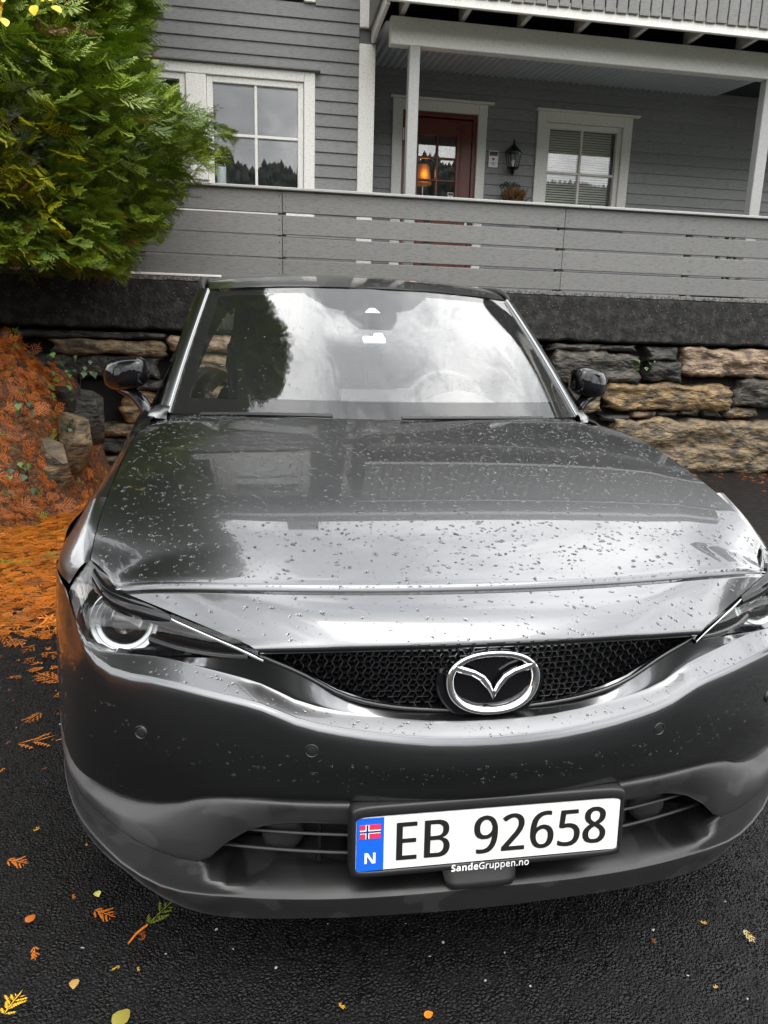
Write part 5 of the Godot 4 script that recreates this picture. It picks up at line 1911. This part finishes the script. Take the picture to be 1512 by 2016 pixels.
func car_lamps(c: Node3D) -> void:
	for s in [-1.0, 1.0]:
		var h := Node3D.new()
		h.name = "headlight"
		c.add_child(h, true)
		var top: Array = smooth([Vector3(.432, .733, -.040), Vector3(.52, .756, -.098), Vector3(.62, .779, -.165), Vector3(.698, .796, -.226), Vector3(.745, .806, -.283), Vector3(.783, .819, -.338)], 6)
		var bot: Array = smooth([Vector3(.438, .716, -.045), Vector3(.52, .698, -.088), Vector3(.62, .679, -.148), Vector3(.71, .670, -.180), Vector3(.772, .706, -.196), Vector3(.820, .765, -.295)], 6)
		var cover := []
		var bowl := []
		for i in 11:
			var t := i / 10.0
			var r1 := []
			var r2 := []
			for j in top.size():
				var e: float = j / float(top.size() - 1)
				var p: Vector3 = top[j].lerp(bot[j], t)
				var fat := sin(PI * t) * smoothstep(0.0, 0.45, e) * (1.0 - 0.6 * smoothstep(0.8, 1.0, e))
				r1.append((p + Vector3(0.25, 0.1, 0.85) * 0.028 * fat) * Vector3(s, 1, 1))
				r2.append((p + Vector3(0.0, 0.0, -0.004 - 0.11 * pow(sin(PI * t), 0.6) * sin(PI * clampf(e * 1.02, 0, 1)))) * Vector3(s, 1, 1))
			cover.append(r1)
			bowl.append(r2)
		part(h, "housing", sheet(bowl, Vector3(0.6 * s, 0.72, -2.0)), M.gloss)
		# lamp: stepped bright ring, black throat, glass ball
		var facing := Vector3(0.02 * s, 0.20, 1.0).normalized()
		var rt := Vector3.UP.cross(facing).normalized()
		var bs := Basis(rt, facing, rt.cross(facing))
		var at := Vector3(0.697 * s, 0.729, -0.212)
		part(h, "lamp_ring", lathe([Vector2(0.068, -0.03), Vector2(0.068, 0.002), Vector2(0.066, 0.004), Vector2(0.064, 0.0035), Vector2(0.057, -0.0005), Vector2(0.056, 0.001), Vector2(0.055, 0.001), Vector2(0.0485, -0.0035), Vector2(0.0475, -0.002), Vector2(0.0465, -0.003), Vector2(0.042, -0.009), Vector2(0.041, -0.03)], 48), M.lamp_ring, Transform3D(bs, at))
		part(h, "lamp_throat", lathe([Vector2(0.0415, -0.022), Vector2(0.037, -0.028), Vector2(0.034, -0.045), Vector2(0.0, -0.055)], 32), M.black, Transform3D(bs, at))
		var ball := SphereMesh.new()
		ball.radius = 0.031
		ball.height = 0.062
		ball.radial_segments = 32
		ball.rings = 16
		part(h, "projector_lens", ball, M.lens, Transform3D(bs, at + facing * -0.022))
		# brow over the lamp, and the blade that runs in to the grille
		part(h, "brow", joined([[sheet(brow_rows(s), Vector3(0.69 * s, 0.74, -0.3)), Transform3D()]]), M.gloss)
		var bl := []
		for e in [[.640, .706, -.176], [.58, .704, -.128], [.51, .708, -.082], [.452, .716, -.050]]:
			bl.append(Vector3(e[0] * s, e[1], e[2]))
		part(h, "inner_blade", tube(smooth(bl, 4), [0.011, 0.010, 0.010, 0.009, 0.009, 0.008, 0.008, 0.008, 0.007, 0.007, 0.006, 0.006, 0.005], 8), M.gloss)
		# bright strip along the nose panel's side edge
		var sr := []
		for e in [[.632, .771, -.168], [.58, .759, -.130], [.52, .745, -.090], [.47, .733, -.058], [.435, .724, -.034], [.424, .7215, -.026]]:
			sr.append(Vector3(e[0], e[1], e[2]))
		sr = smooth(sr, 5)
		var strip := []
		for k in 5:
			var row := []
			for i in sr.size():
				var f := i / float(sr.size() - 1)
				var wd: float = [0.0, 0.0, 0.007, 0.014, 0.012][k] * lerpf(1.1, 0.65, f)
				var dz: float = [-0.012, 0.004, 0.003, -0.002, -0.012][k]
				row.append((sr[i] + Vector3(0.002, -wd, dz)) * Vector3(s, 1, 1))
			strip.append(row)
		part(h, "chrome_strip", sheet(strip, Vector3(0.5 * s, 0.74, -0.5)), M.chrome)
		part(h, "lamp_cover", sheet(cover, Vector3(0.55 * s, 0.7, -0.9)), M.glass)

func brow_rows(s: float) -> Array:
	var out := []
	var line: Array = smooth([Vector3(.600, .760, -.145), Vector3(.64, .768, -.160), Vector3(.69, .776, -.186), Vector3(.735, .784, -.226), Vector3(.768, .80, -.285)], 5)
	for k in 5:
		var row := []
		for i in line.size():
			var o: Vector3 = [Vector3(0, 0.014, -0.02), Vector3(0, 0.010, 0.002), Vector3(0, -0.004, 0.012), Vector3(0, -0.020, 0.008), Vector3(0, -0.024, -0.03)][k]
			row.append((line[i] + o) * Vector3(s, 1, 1))
		out.append(row)
	return out

# half width of the dark field round the camera, at height v of the screen
func shade_width(v: float) -> float:
	var t := (0.955 - v) / 0.33
	if t > 1.0:
		return -1.0
	if t < 0.42:
		return lerpf(0.40, 0.26, t / 0.42)
	if t < 0.5:
		return lerpf(0.26, 0.16, (t - 0.42) / 0.08)
	return lerpf(0.16, 0.09, pow((t - 0.5) / 0.5, 2.0))

func car_top(c: Node3D) -> void:
	# cowl under the screen
	var cr := []
	for i in 4:
		var row := []
		for j in 41:
			var u := -1.0 + 2.0 * j / 40.0
			var p := screen_at(u, -0.01)
			row.append(p + [Vector3(0, -0.012, 0.035), Vector3(0, -0.012, 0.012), Vector3(0, -0.006, 0.0), Vector3(0, -0.002, -0.03)][i])
		cr.append(row)
	part(c, "cowl", sheet(cr, Vector3(0, 0.5, -1.4)), M.black)
	# laminated windscreen: two glass faces
	var g1 := []
	var g2 := []
	for i in 25:
		var r1 := []
		for j in 41:
			r1.append(screen_at(-1.0 + j / 20.0, i / 24.0))
		g1.append(r1)
	for i in 73:
		var r2 := []
		for j in 101:
			r2.append(screen_at((-1.0 + j / 50.0) * 0.93, lerpf(0.115, 0.955, i / 72.0)) - Vector3(0, 0.86, 0.51) * 0.005)
		g2.append(r2)
	var inner := sheet(g2, Vector3(0, 0.5, -2.5))
	var arr := inner.surface_get_arrays(0)
	var keep := PackedInt32Array()
	var was: PackedInt32Array = arr[Mesh.ARRAY_INDEX]
	var uvs: PackedVector2Array = arr[Mesh.ARRAY_TEX_UV]
	for k in range(0, was.size(), 3):
		var m := (uvs[was[k]] + uvs[was[k + 1]] + uvs[was[k + 2]]) / 3.0
		if absf(m.x * 2.0 - 1.0) * 0.93 > shade_width(lerpf(0.115, 0.955, m.y)):
			keep.append_array(PackedInt32Array([was[k], was[k + 1], was[k + 2]]))
	arr[Mesh.ARRAY_INDEX] = keep
	inner = ArrayMesh.new()
	inner.add_surface_from_arrays(Mesh.PRIMITIVE_TRIANGLES, arr)
	var ws := part(c, "windscreen", joined([[sheet(g1, Vector3(0, 0.5, -2.5)), Transform3D()], [inner, Transform3D()]]), M.screen)
	var spots := []
	for i in 620:
		var u := rng.randf_range(-0.97, 0.97)
		var v := rng.randf_range(0.02, 0.97)
		spots.append([screen_at(u, v), Vector3(u * 0.15, 0.86, 0.51).normalized()])
	beads(ws, spots, 0.0025, 0.007)
	# black ceramic border inside the glass, with the camera's trapezoid
	var frit := []
	var inset := func(u0: float, u1: float, v0: float, v1: float, nu: int, nv: int) -> ArrayMesh:
		var rr := []
		for i in nv + 1:
			var row := []
			for j in nu + 1:
				row.append(screen_at(lerpf(u0, u1, float(j) / nu), lerpf(v0, v1, float(i) / nv)) - Vector3(0, 0.86, 0.51) * 0.008)
			rr.append(row)
		return sheet(rr, Vector3(0, 0.5, -2.5))
	frit.append([inset.call(-1.0, 1.0, 0.0, 0.115, 40, 3), Transform3D()])
	frit.append([inset.call(-1.0, 1.0, 0.955, 1.0, 40, 2), Transform3D()])
	frit.append([inset.call(-1.0, -0.93, 0.115, 0.955, 2, 20), Transform3D()])
	frit.append([inset.call(0.93, 1.0, 0.115, 0.955, 2, 20), Transform3D()])
	var trap := []
	for i in 13:
		var v := 0.955 - 0.33 * i / 12.0
		var wdt := shade_width(v)
		var row := []
		for j in 13:
			row.append(screen_at((-1.0 + j / 6.0) * wdt, v) - Vector3(0, 0.86, 0.51) * 0.008)
		trap.append(row)
	frit.append([sheet(trap, Vector3(0, 0.5, -2.5)), Transform3D()])
	part(ws, "black_border", joined(frit), M.frit)
	# light triangle of the camera window and the toll tag below it
	var tp := screen_at(0.01, 0.80) - Vector3(0, 0.86, 0.51) * 0.0065
	var tb := Basis.from_euler(Vector3(-1.03, 0, 0))
	part(ws, "camera_window", slab(PackedVector2Array([Vector2(-0.030, -0.017), Vector2(0.030, -0.017), Vector2(0.012, 0.017), Vector2(-0.008, 0.017)]), 0.002), M.white, Transform3D(tb, tp))
	tp = screen_at(-0.012, 0.565) - Vector3(0, 0.86, 0.51) * 0.016
	part(ws, "toll_tag", bev(Vector3(0.085, 0.038, 0.014), 0.005), M.white, Transform3D(tb, tp))
	part(ws, "toll_tag", bev(Vector3(0.036, 0.024, 0.014), 0.005), M.white, Transform3D(tb, tp + Vector3(0.018, 0.016, -0.022)))
	# roof
	var rows := []
	for e in [[-1.872, 1.4835, .626, 1.4605, -0.108], [-1.905, 1.494, .629, 1.468, -0.105], [-2.0, 1.5185, .636, 1.489, -0.09], [-2.15, 1.546, .643, 1.512, -0.07], [-2.35, 1.566, .645, 1.530, -0.04], [-2.6, 1.570, .640, 1.535, -0.01], [-2.95, 1.553, .622, 1.520, 0.0], [-3.3, 1.515, .595, 1.482, 0.0], [-3.55, 1.465, .57, 1.43, 0.0]]:
		var half := []
		for x in [0.0, 0.15, 0.3, 0.42, 0.52, 0.59, 0.625, 0.645]:
			var t: float = x / 0.645
			half.append(Vector3(x / 0.645 * e[2], lerpf(e[1], e[3], pow(t, 2.6)), e[0] + e[4] * pow(t, 2.0)))
		rows.append(whole(half))
	var roof := part(c, "roof", sheet(dense(rows, 2, 4), Vector3(0, 0.5, -2.5)), M.paint)
	spots = []
	for i in 500:
		var f := rng.randf()
		var x := rng.randf_range(-0.55, 0.55)
		var z := lerpf(-1.9, -2.2, f)
		spots.append([Vector3(x, lerpf(1.494, 1.551, pow(f, 0.75)) - 0.030 * pow(absf(x) / 0.645, 2.6), z - 0.105 * pow(absf(x) / 0.645, 2.0)), Vector3(0, 0.98, 0.2)])
	beads(roof, spots, 0.003, 0.010)
	# pillars with bright edging, black roof strips, gutter
	for s in [-1.0, 1.0]:
		var a: Array = []
		for i in 15:
			a.append(screen_at(s, i / 14.0))
		var pr := []
		for k in 5:
			var row := []
			for i in 15:
				var o: Vector3 = [Vector3(0.000, 0.0, 0.0), Vector3(0.010, 0.008, 0.002), Vector3(0.036, 0.006, -0.02), Vector3(0.060, -0.012, -0.06), Vector3(0.062, -0.03, -0.085)][k]
				row.append(a[i] + Vector3(o.x * s, o.y, o.z))
			pr.append(row)
		var pil := part(c, "pillar", sheet(pr, Vector3(0, 1.0, -2.0)), M.paint)
		var trim := []
		for i in 15:
			trim.append(a[i] + Vector3(0.006 * s, 0.007, 0.003))
		part(pil, "bright_edge", tube(trim, [0.0017], 6), M.satin)
		var gut := []
		for z in [-1.98, -2.1, -2.35, -2.6, -2.95, -3.3, -3.55]:
			var w := at_key([[1.98, .636, 1.462], [2.1, .650, 1.492], [2.35, .658, 1.520], [2.6, .655, 1.527], [2.95, .636, 1.512], [3.3, .61, 1.474], [3.55, .585, 1.42]], -z)
			gut.append(Vector3((w.x + 0.012) * s, w.y - 0.004, z))
		var gr := []
		for i in 25:
			gr.append(lerpf(0.006, 0.02, smoothstep(0.0, 7.0, i)))
		part(c, "roof_strip", tube(smooth(gut, 4), gr, 8), M.black)
		part(c, "pillar_foot", sheet([[Vector3(.728 * s, 1.045, -1.375), Vector3(.765 * s, 1.047, -1.40), Vector3(.800 * s, 1.035, -1.47)], [Vector3(.735 * s, 1.025, -1.345), Vector3(.768 * s, 1.026, -1.36), Vector3(.808 * s, 1.018, -1.43)], [Vector3(.738 * s, 1.005, -1.34), Vector3(.772 * s, 1.006, -1.355), Vector3(.812 * s, 0.998, -1.425)]], Vector3(0, 0.8, -2)), M.paint)
		# mirror
		var m := Node3D.new()
		m.name = "door_mirror"
		c.add_child(m, true)
		var mr := []
		for i in 13:
			var u := -1.0 + 2.0 * i / 12.0
			var row := []
			for j in 25:
				var t := TAU * j / 24.0
				var ct := signf(cos(t)) * pow(absf(cos(t)), 0.75)
				var stt := signf(sin(t)) * pow(absf(sin(t)), 0.75)
				# u from inner (-1) to outer (+1)
				var hgt := 0.064 * pow(1.0 - pow(absf(u), 3.0 if u < 0 else 2.3), 0.5)
				var dep := 0.075 * pow(1.0 - pow(absf(u), 4.0 if u < 0 else 2.0), 0.5)
				var yc := 0.012 * (1.0 - u) - 0.010
				row.append(Vector3((0.921 + 0.092 * u) * s, 1.130 + yc + stt * hgt * (1.0 if stt > 0 else 0.95), -1.685 - 0.03 * u - 0.02 + ct * dep))
			mr.append(row)
		part(m, "shell", sheet(mr, Vector3(0.92 * s, 1.13, -1.70)), M.gloss)
		part(m, "glass", bev(Vector3(0.12, 0.075, 0.004), 0.002), M.chrome, put(Vector3(0.925 * s, 1.132, -1.758), Vector3(0, 0.12 * s, 0)))
		var stalk := [Vector3(.952 * s, 1.078, -1.70), Vector3(.905 * s, 1.062, -1.69), Vector3(.868 * s, 1.035, -1.665), Vector3(.838 * s, 0.998, -1.64), Vector3(.822 * s, 0.965, -1.64)]
		part(m, "stalk", tube(smooth(stalk, 4), [0.012, 0.016, 0.019, 0.021, 0.022, 0.023, 0.024, 0.024, 0.024, 0.025, 0.026, 0.027, 0.028, 0.029, 0.03, 0.03, 0.03], 10), M.gloss)
	# wiper
	part(c, "wiper", tube(smooth([Vector3(-0.62, 1.028, -1.285), Vector3(-0.42, 1.040, -1.185), Vector3(-0.2, 1.044, -1.122)], 6), [0.007], 6), M.black)
	part(c, "wiper", tube(smooth([Vector3(0.02, 1.042, -1.10), Vector3(0.3, 1.040, -1.145), Vector3(0.55, 1.032, -1.245)], 6), [0.006], 6), M.black)

func car_sides(c: Node3D) -> void:
	for s in [-1.0, 1.0]:
		var flip := Vector3(s, 1, 1)
		# front wing ahead of the split line, then behind it down to the wheel arch
		var raw := [
			[-.340, [.786, .819], [.797, .812], [.808, .800], [.818, .785], [.824, .775], [.829, .7685]],
			[-.400, [.786, .856], [.808, .838], [.830, .818], [.847, .798], [.856, .785], [.861, .7715]],
			[-.470, [.786, .894], [.812, .872], [.840, .842], [.864, .812], [.878, .792], [.8845, .7725]],
			[-.556, [.786, .927], [.812, .905], [.842, .872], [.872, .828], [.888, .80], [.8945, .7745]]]
		var rows := []
		for r in raw:
			var row := []
			for k in range(1, 7):
				row.append(Vector3(r[k][0], (hood_y(0.783, r[0]) - 0.005) if k == 1 else r[k][1], r[0]) * flip)
			rows.append(row)
		part(c, "wing_tip", sheet(dense(rows, 4, 4), Vector3(0, 0.6, -0.6)), M.paint)
		var arch := func(z: float, cz: float) -> float:
			var d := 0.392 * 0.392 - (z - cz) * (z - cz)
			return 0.345 + sqrt(maxf(d, 0.0)) if d > 0.0 else 0.30
		# [z, edge x, edge y, shoulder x, shoulder y]
		var body := [[-.558, .786, .924, .845, .896], [-.66, .787, .943, .846, .902], [-.785, .788, .963, .848, .912], [-.92, .788, .978, .849, .926], [-1.03, .789, .990, .850, .939], [-1.15, .787, 1.000, .851, .957], [-1.28, .785, 1.008, .852, .974], [-1.40, .786, 1.014, .853, .988], [-1.50, .800, 1.022, .855, .996], [-1.9, .806, 1.034, .858, 1.005], [-2.3, .810, 1.045, .860, 1.012], [-2.7, .812, 1.056, .862, 1.02], [-3.1, .810, 1.07, .862, 1.03], [-3.5, .79, 1.08, .852, 1.03], [-3.9, .745, 1.07, .82, 1.01], [-4.2, .68, 1.03, .76, .96], [-4.33, .62, .99, .70, .93]]
		var zs := []
		for i in 95:
			zs.append(-0.558 - 3.77 * i / 94.0)
		for span in [["front_wing", -.558, -1.50], ["front_door", -1.506, -2.52], ["rear_door", -2.526, -3.2], ["rear_quarter", -3.206, -4.33]]:
			rows = []
			for i in 41:
				var z: float = lerpf(span[1], span[2], i / 40.0)
				var e := at_key(body.map(func(q): return [-q[0], q[1], q[2]]), -z)
				if z > -1.30:
					e.y = hood_y(0.783, z) - 0.001
				var h := at_key(body.map(func(q): return [-q[0], q[3], q[4]]), -z)
				h.y -= 0.024 * smoothstep(-1.6, -1.1, z)
				var lowy: float = maxf(arch.call(z, -0.925), arch.call(z, -3.58))
				var tail := smoothstep(-3.8, -4.33, z)
				var wmax := lerpf(0.897, 0.80, tail)
				if z > -0.57:
					lowy = 0.46
				var pts := [Vector3(e.x, e.y - 0.004, z), Vector3(lerpf(e.x, h.x, 0.5), lerpf(e.y, h.y, 0.44), z), Vector3(h.x, h.y, z), Vector3(lerpf(h.x, wmax, 0.7), lerpf(h.y, .74, 0.35), z), Vector3(wmax, maxf(.74, lowy + 0.02), z), Vector3(wmax, maxf(lerpf(.74, lowy, 0.4), lowy + 0.015), z), Vector3(wmax - 0.01, maxf(lerpf(.74, lowy, 0.75), lowy + 0.01), z), Vector3(wmax - 0.014, lowy, z)]
				var row := []
				for p in pts:
					row.append(p * flip)
				rows.append(row)
			part(c, span[0], sheet(dense(rows, 3, 1), Vector3(0, 0.7, -2.2)), M.paint)
		# side glass between belt and roof
		var sg := []
		for i in 21:
			var z := lerpf(-1.47, -3.45, i / 20.0)
			var e := at_key(body.map(func(q): return [-q[0], q[1], q[2]]), -z)
			var w := at_key([[1.47, .785, 1.06], [1.7, .72, 1.24], [1.98, .655, 1.44], [2.1, .655, 1.482], [2.35, .660, 1.515], [2.6, .657, 1.522], [2.95, .638, 1.507], [3.3, .612, 1.465], [3.45, .60, 1.43]], -z)
			sg.append([Vector3(e.x - 0.004, e.y - 0.005, z) * flip, Vector3(lerpf(e.x, w.x, 0.5) + 0.012, lerpf(e.y, w.y, 0.5), z) * flip, Vector3(w.x, w.y, z) * flip])
		part(c, "side_window", sheet(dense(sg, 3, 1), Vector3(0, 1.2, -2.4)), M.dark_glass)
		# sills, arch trims
		part(c, "sill", bev(Vector3(0.05, 0.12, 1.88), 0.012), M.black, put(Vector3(0.862 * s, 0.265, -2.25)))
		for cz in [-0.925, -3.58]:
			var ap := []
			for k in 25:
				var t := lerpf(-0.25, PI + 0.25, k / 24.0)
				ap.append(Vector3(0.879 * s, 0.345 + sin(t) * 0.378, cz + cos(t) * 0.378))
			part(c, "arch_trim", tube(ap, [0.024], 8), M.black)
			var wl := Node3D.new()
			wl.name = "wheel"
			c.add_child(wl, true)
			wl.position = Vector3(0.775 * s, 0.345, cz)
			wl.rotation.z = -PI / 2 * s
			part(wl, "tyre", lathe([Vector2(0.23, -0.10), Vector2(0.31, -0.108), Vector2(0.338, -0.095), Vector2(0.345, -0.07), Vector2(0.345, 0.07), Vector2(0.338, 0.095), Vector2(0.31, 0.108), Vector2(0.23, 0.10)], 40), M.rubber)
			part(wl, "rim", lathe([Vector2(0.23, -0.09), Vector2(0.235, 0.098), Vector2(0.222, 0.10), Vector2(0.21, 0.06), Vector2(0.2, 0.02), Vector2(0.05, 0.03), Vector2(0.0, 0.035)], 40), M.satin)
			for k in 5:
				part(wl, "spoke", bev(Vector3(0.05, 0.03, 0.19), 0.01), M.satin, Transform3D(Basis.from_euler(Vector3(0, TAU * k / 5.0, 0)), Vector3(sin(TAU * k / 5.0) * 0.125, 0.07, cos(TAU * k / 5.0) * 0.125)))
	# tail, floor and inner bulkheads
	var tl := []
	for e in [[-3.55, 1.465, .57], [-3.8, 1.32, .60], [-4.1, 1.10, .66], [-4.32, 1.0, .64], [-4.38, .85, .74], [-4.39, .5, .78], [-4.33, .3, .76]]:
		var row := []
		for j in 13:
			var u := -1.0 + j / 6.0
			row.append(Vector3(u * e[2], e[1] - 0.03 * u * u, e[0] + 0.08 * pow(absf(u), 3.0)))
		tl.append(row)
	part(c, "tailgate", sheet(dense(tl, 1, 3), Vector3(0, 0.8, -3)), M.paint)
	part(c, "underbody", bev(Vector3(1.5, 0.12, 3.6), 0.03), M.rubber, put(Vector3(0, 0.26, -2.2)))
	part(c, "bulkhead", bev(Vector3(1.42, 0.62, 0.03), 0.01), M.rubber, put(Vector3(0, 0.62, -1.30)))
	for z in [-0.925, -3.58]:
		part(c, "axle_housing", bev(Vector3(1.2, 0.5, 0.6), 0.05), M.rubber, put(Vector3(0, 0.50, z)))

func car_plate(c: Node3D) -> void:
	var p := Node3D.new()
	p.name = "number_plate"
	c.add_child(p)
	p.position = Vector3(-0.001, 0.3775, 0.049)
	p.rotation.x = -0.05
	# holder: moulded black tray, higher above than below
	var tray := []
	for e in [[0.272, 0.078, -0.022, -0.070], [0.270, 0.078, 0.004, -0.070], [0.2665, 0.0745, 0.009, -0.0665], [0.263, 0.059, 0.0095, -0.058], [0.2615, 0.0565, 0.006, -0.0565]]:
		var row := []
		for k in 33:
			var t := TAU * (k % 32) / 32.0
			var cx := signf(cos(t)) * pow(absf(cos(t)), 0.12)
			var sy := signf(sin(t)) * pow(absf(sin(t)), 0.12)
			row.append(Vector3(cx * e[0], sy * (e[1] if sy > 0 else -e[3]), e[2]))
		tray.append(row)
	part(p, "holder", joined([[sheet(tray, Vector3(0, 0, -0.2)), Transform3D()], [bev(Vector3(0.53, 0.135, 0.006), 0.002), put(Vector3(0, 0.004, -0.003))]]), M.black)
	part(p, "plate", bev(Vector3(0.52, 0.11, 0.004), 0.0012), M.plate, put(Vector3(0, 0, 0.0045)))
	part(p, "country_band", bev(Vector3(0.0515, 0.1085, 0.0012), 0.0004), M.blue, put(Vector3(-0.2335, 0, 0.0068)))
	# flag: red field, white cross, blue cross
	var f := Vector3(-0.2335, 0.027, 0.0076)
	part(p, "flag_field", bev(Vector3(0.039, 0.0285, 0.0006), 0.0001), M.flag_red, put(f))
	for e in [["white", 0.0072, 0.0285, -0.0055, 0.0, 0.0008], ["white", 0.039, 0.0072, 0.0, 0.0, 0.0009], ["flag_blue", 0.0034, 0.0285, -0.0055, 0.0, 0.0012], ["flag_blue", 0.039, 0.0034, 0.0, 0.0, 0.0013]]:
		part(p, "flag_cross", bev(Vector3(e[1], e[2], 0.0004), 0.0001), M[e[0]], put(f + Vector3(e[3], e[4], e[5] - 0.0003)))
	part(p, "country_letter", words_mesh("N", 0.021, 0.001, true), M.white, put(Vector3(-0.2335, -0.028, 0.0078), Vector3.ZERO, Vector3(1.15, 1, 1)))
	var xs := {"E": -0.1655, "B": -0.1075, "9": -0.0105, "2": 0.0445, "6": 0.1000, "5": 0.1555, "8": 0.2085}
	var order := ["E", "B", "9", "2", "6", "5", "8"]
	for k in order.size():
		var ch: String = order[k]
		var g := words_mesh(ch, 0.0765, 0.0012, false)
		part(p, "character", joined([[g, put(Vector3(-0.0014, 0, 0))], [g, put(Vector3(0.0014, 0, 0.0002))], [g, put(Vector3(0, 0.0007, 0.0004))]]), M.ink, put(Vector3(xs[ch], 0.0, 0.0071), Vector3.ZERO, Vector3(0.93, 1, 1)))
	part(p, "dealer_name", words_mesh("Sande", 0.0134, 0.0008, true), M.white, put(Vector3(-0.0500, -0.0632, 0.0096)))
	part(p, "dealer_name", words_mesh("Gruppen.no", 0.0134, 0.0008, false), M.white, put(Vector3(0.0275, -0.0632, 0.0096)))
	part(p, "bracket", bev(Vector3(0.45, 0.020, 0.02), 0.004), M.black, put(Vector3(0.0, 0.090, -0.015)))

func car_inside(c: Node3D) -> void:
	var it := Node3D.new()
	it.name = "interior"
	c.add_child(it)
	var d := []
	for e in [[-1.16, 1.000], [-1.3, 1.012], [-1.5, 1.018], [-1.66, 1.012], [-1.74, 0.985], [-1.77, 0.92], [-1.76, 0.6]]:
		var row := []
		for j in 25:
			var u := -1.0 + j / 12.0
			var hump := 0.085 * exp(-pow((u * 0.70 - 0.36) / 0.16, 2.0)) * smoothstep(-1.25, -1.6, e[0]) * (1.0 if e[1] > 0.9 else 0.0)
			row.append(Vector3(u * 0.70, e[1] + hump - 0.01 * u * u, e[0] - 0.18 * u * u * (1.0 if e[0] > -1.5 else 0.4)))
		d.append(row)
	part(it, "dashboard", sheet(dense(d, 1, 3), Vector3(0, 0.5, -1.4)), M.dash)
	part(it, "display", bev(Vector3(0.30, 0.075, 0.02), 0.008), M.gloss, put(Vector3(0.02, 1.065, -1.60), Vector3(-0.25, 0, 0)))
	var tor := TorusMesh.new()
	tor.inner_radius = 0.168
	tor.outer_radius = 0.195
	tor.rings = 40
	tor.ring_segments = 12
	var wx := put(Vector3(0.345, 0.985, -1.80), Vector3(PI / 2 - 0.42, 0, 0))
	part(it, "steering_wheel", tor, M.dash, wx)
	part(it, "steering_hub", bev(Vector3(0.33, 0.03, 0.09), 0.012), M.dash, wx)
	for s in [-1.0, 1.0]:
		var seat := Node3D.new()
		seat.name = "front_seat"
		it.add_child(seat, true)
		seat.position = Vector3(0.36 * s, 0.0, -2.35)
		part(seat, "cushion", bev(Vector3(0.5, 0.16, 0.52), 0.05), M.seat, put(Vector3(0, 0.62, 0.05)))
		part(seat, "backrest", bev(Vector3(0.46, 0.62, 0.13), 0.05), M.seat, put(Vector3(0, 0.98, -0.30), Vector3(-0.32, 0, 0)))
		part(seat, "headrest", bev(Vector3(0.25, 0.18, 0.10), 0.04), M.seat, put(Vector3(0, 1.37, -0.44), Vector3(-0.2, 0, 0)))
	part(it, "rear_bench", bev(Vector3(1.2, 0.65, 0.2), 0.06), M.seat, put(Vector3(0, 0.9, -3.3), Vector3(-0.3, 0, 0)))
	part(it, "floor", bev(Vector3(1.4, 0.03, 2.6), 0.01), M.seat, put(Vector3(0, 0.36, -2.6)))
	var hl := []
	for i in 9:
		var row := []
		var z := lerpf(-1.95, -3.5, i / 8.0)
		for j in 9:
			var u := -1.0 + j / 4.0
			row.append(Vector3(u * 0.60, lerpf(1.452, 1.50, sin(PI * (i + 1.5) / 10.0)) - 0.03 * u * u, z))
		hl.append(row)
	part(it, "headliner", sheet(hl, Vector3(0, 3, -2.5)), M.headliner)
	part(it, "mirror", bev(Vector3(0.24, 0.06, 0.03), 0.012), M.gloss, put(Vector3(0, 1.325, -1.90)))
	part(it, "camera_pod", bev(Vector3(0.13, 0.06, 0.13), 0.02), M.black, put(Vector3(0.0, 1.375, -1.93)))
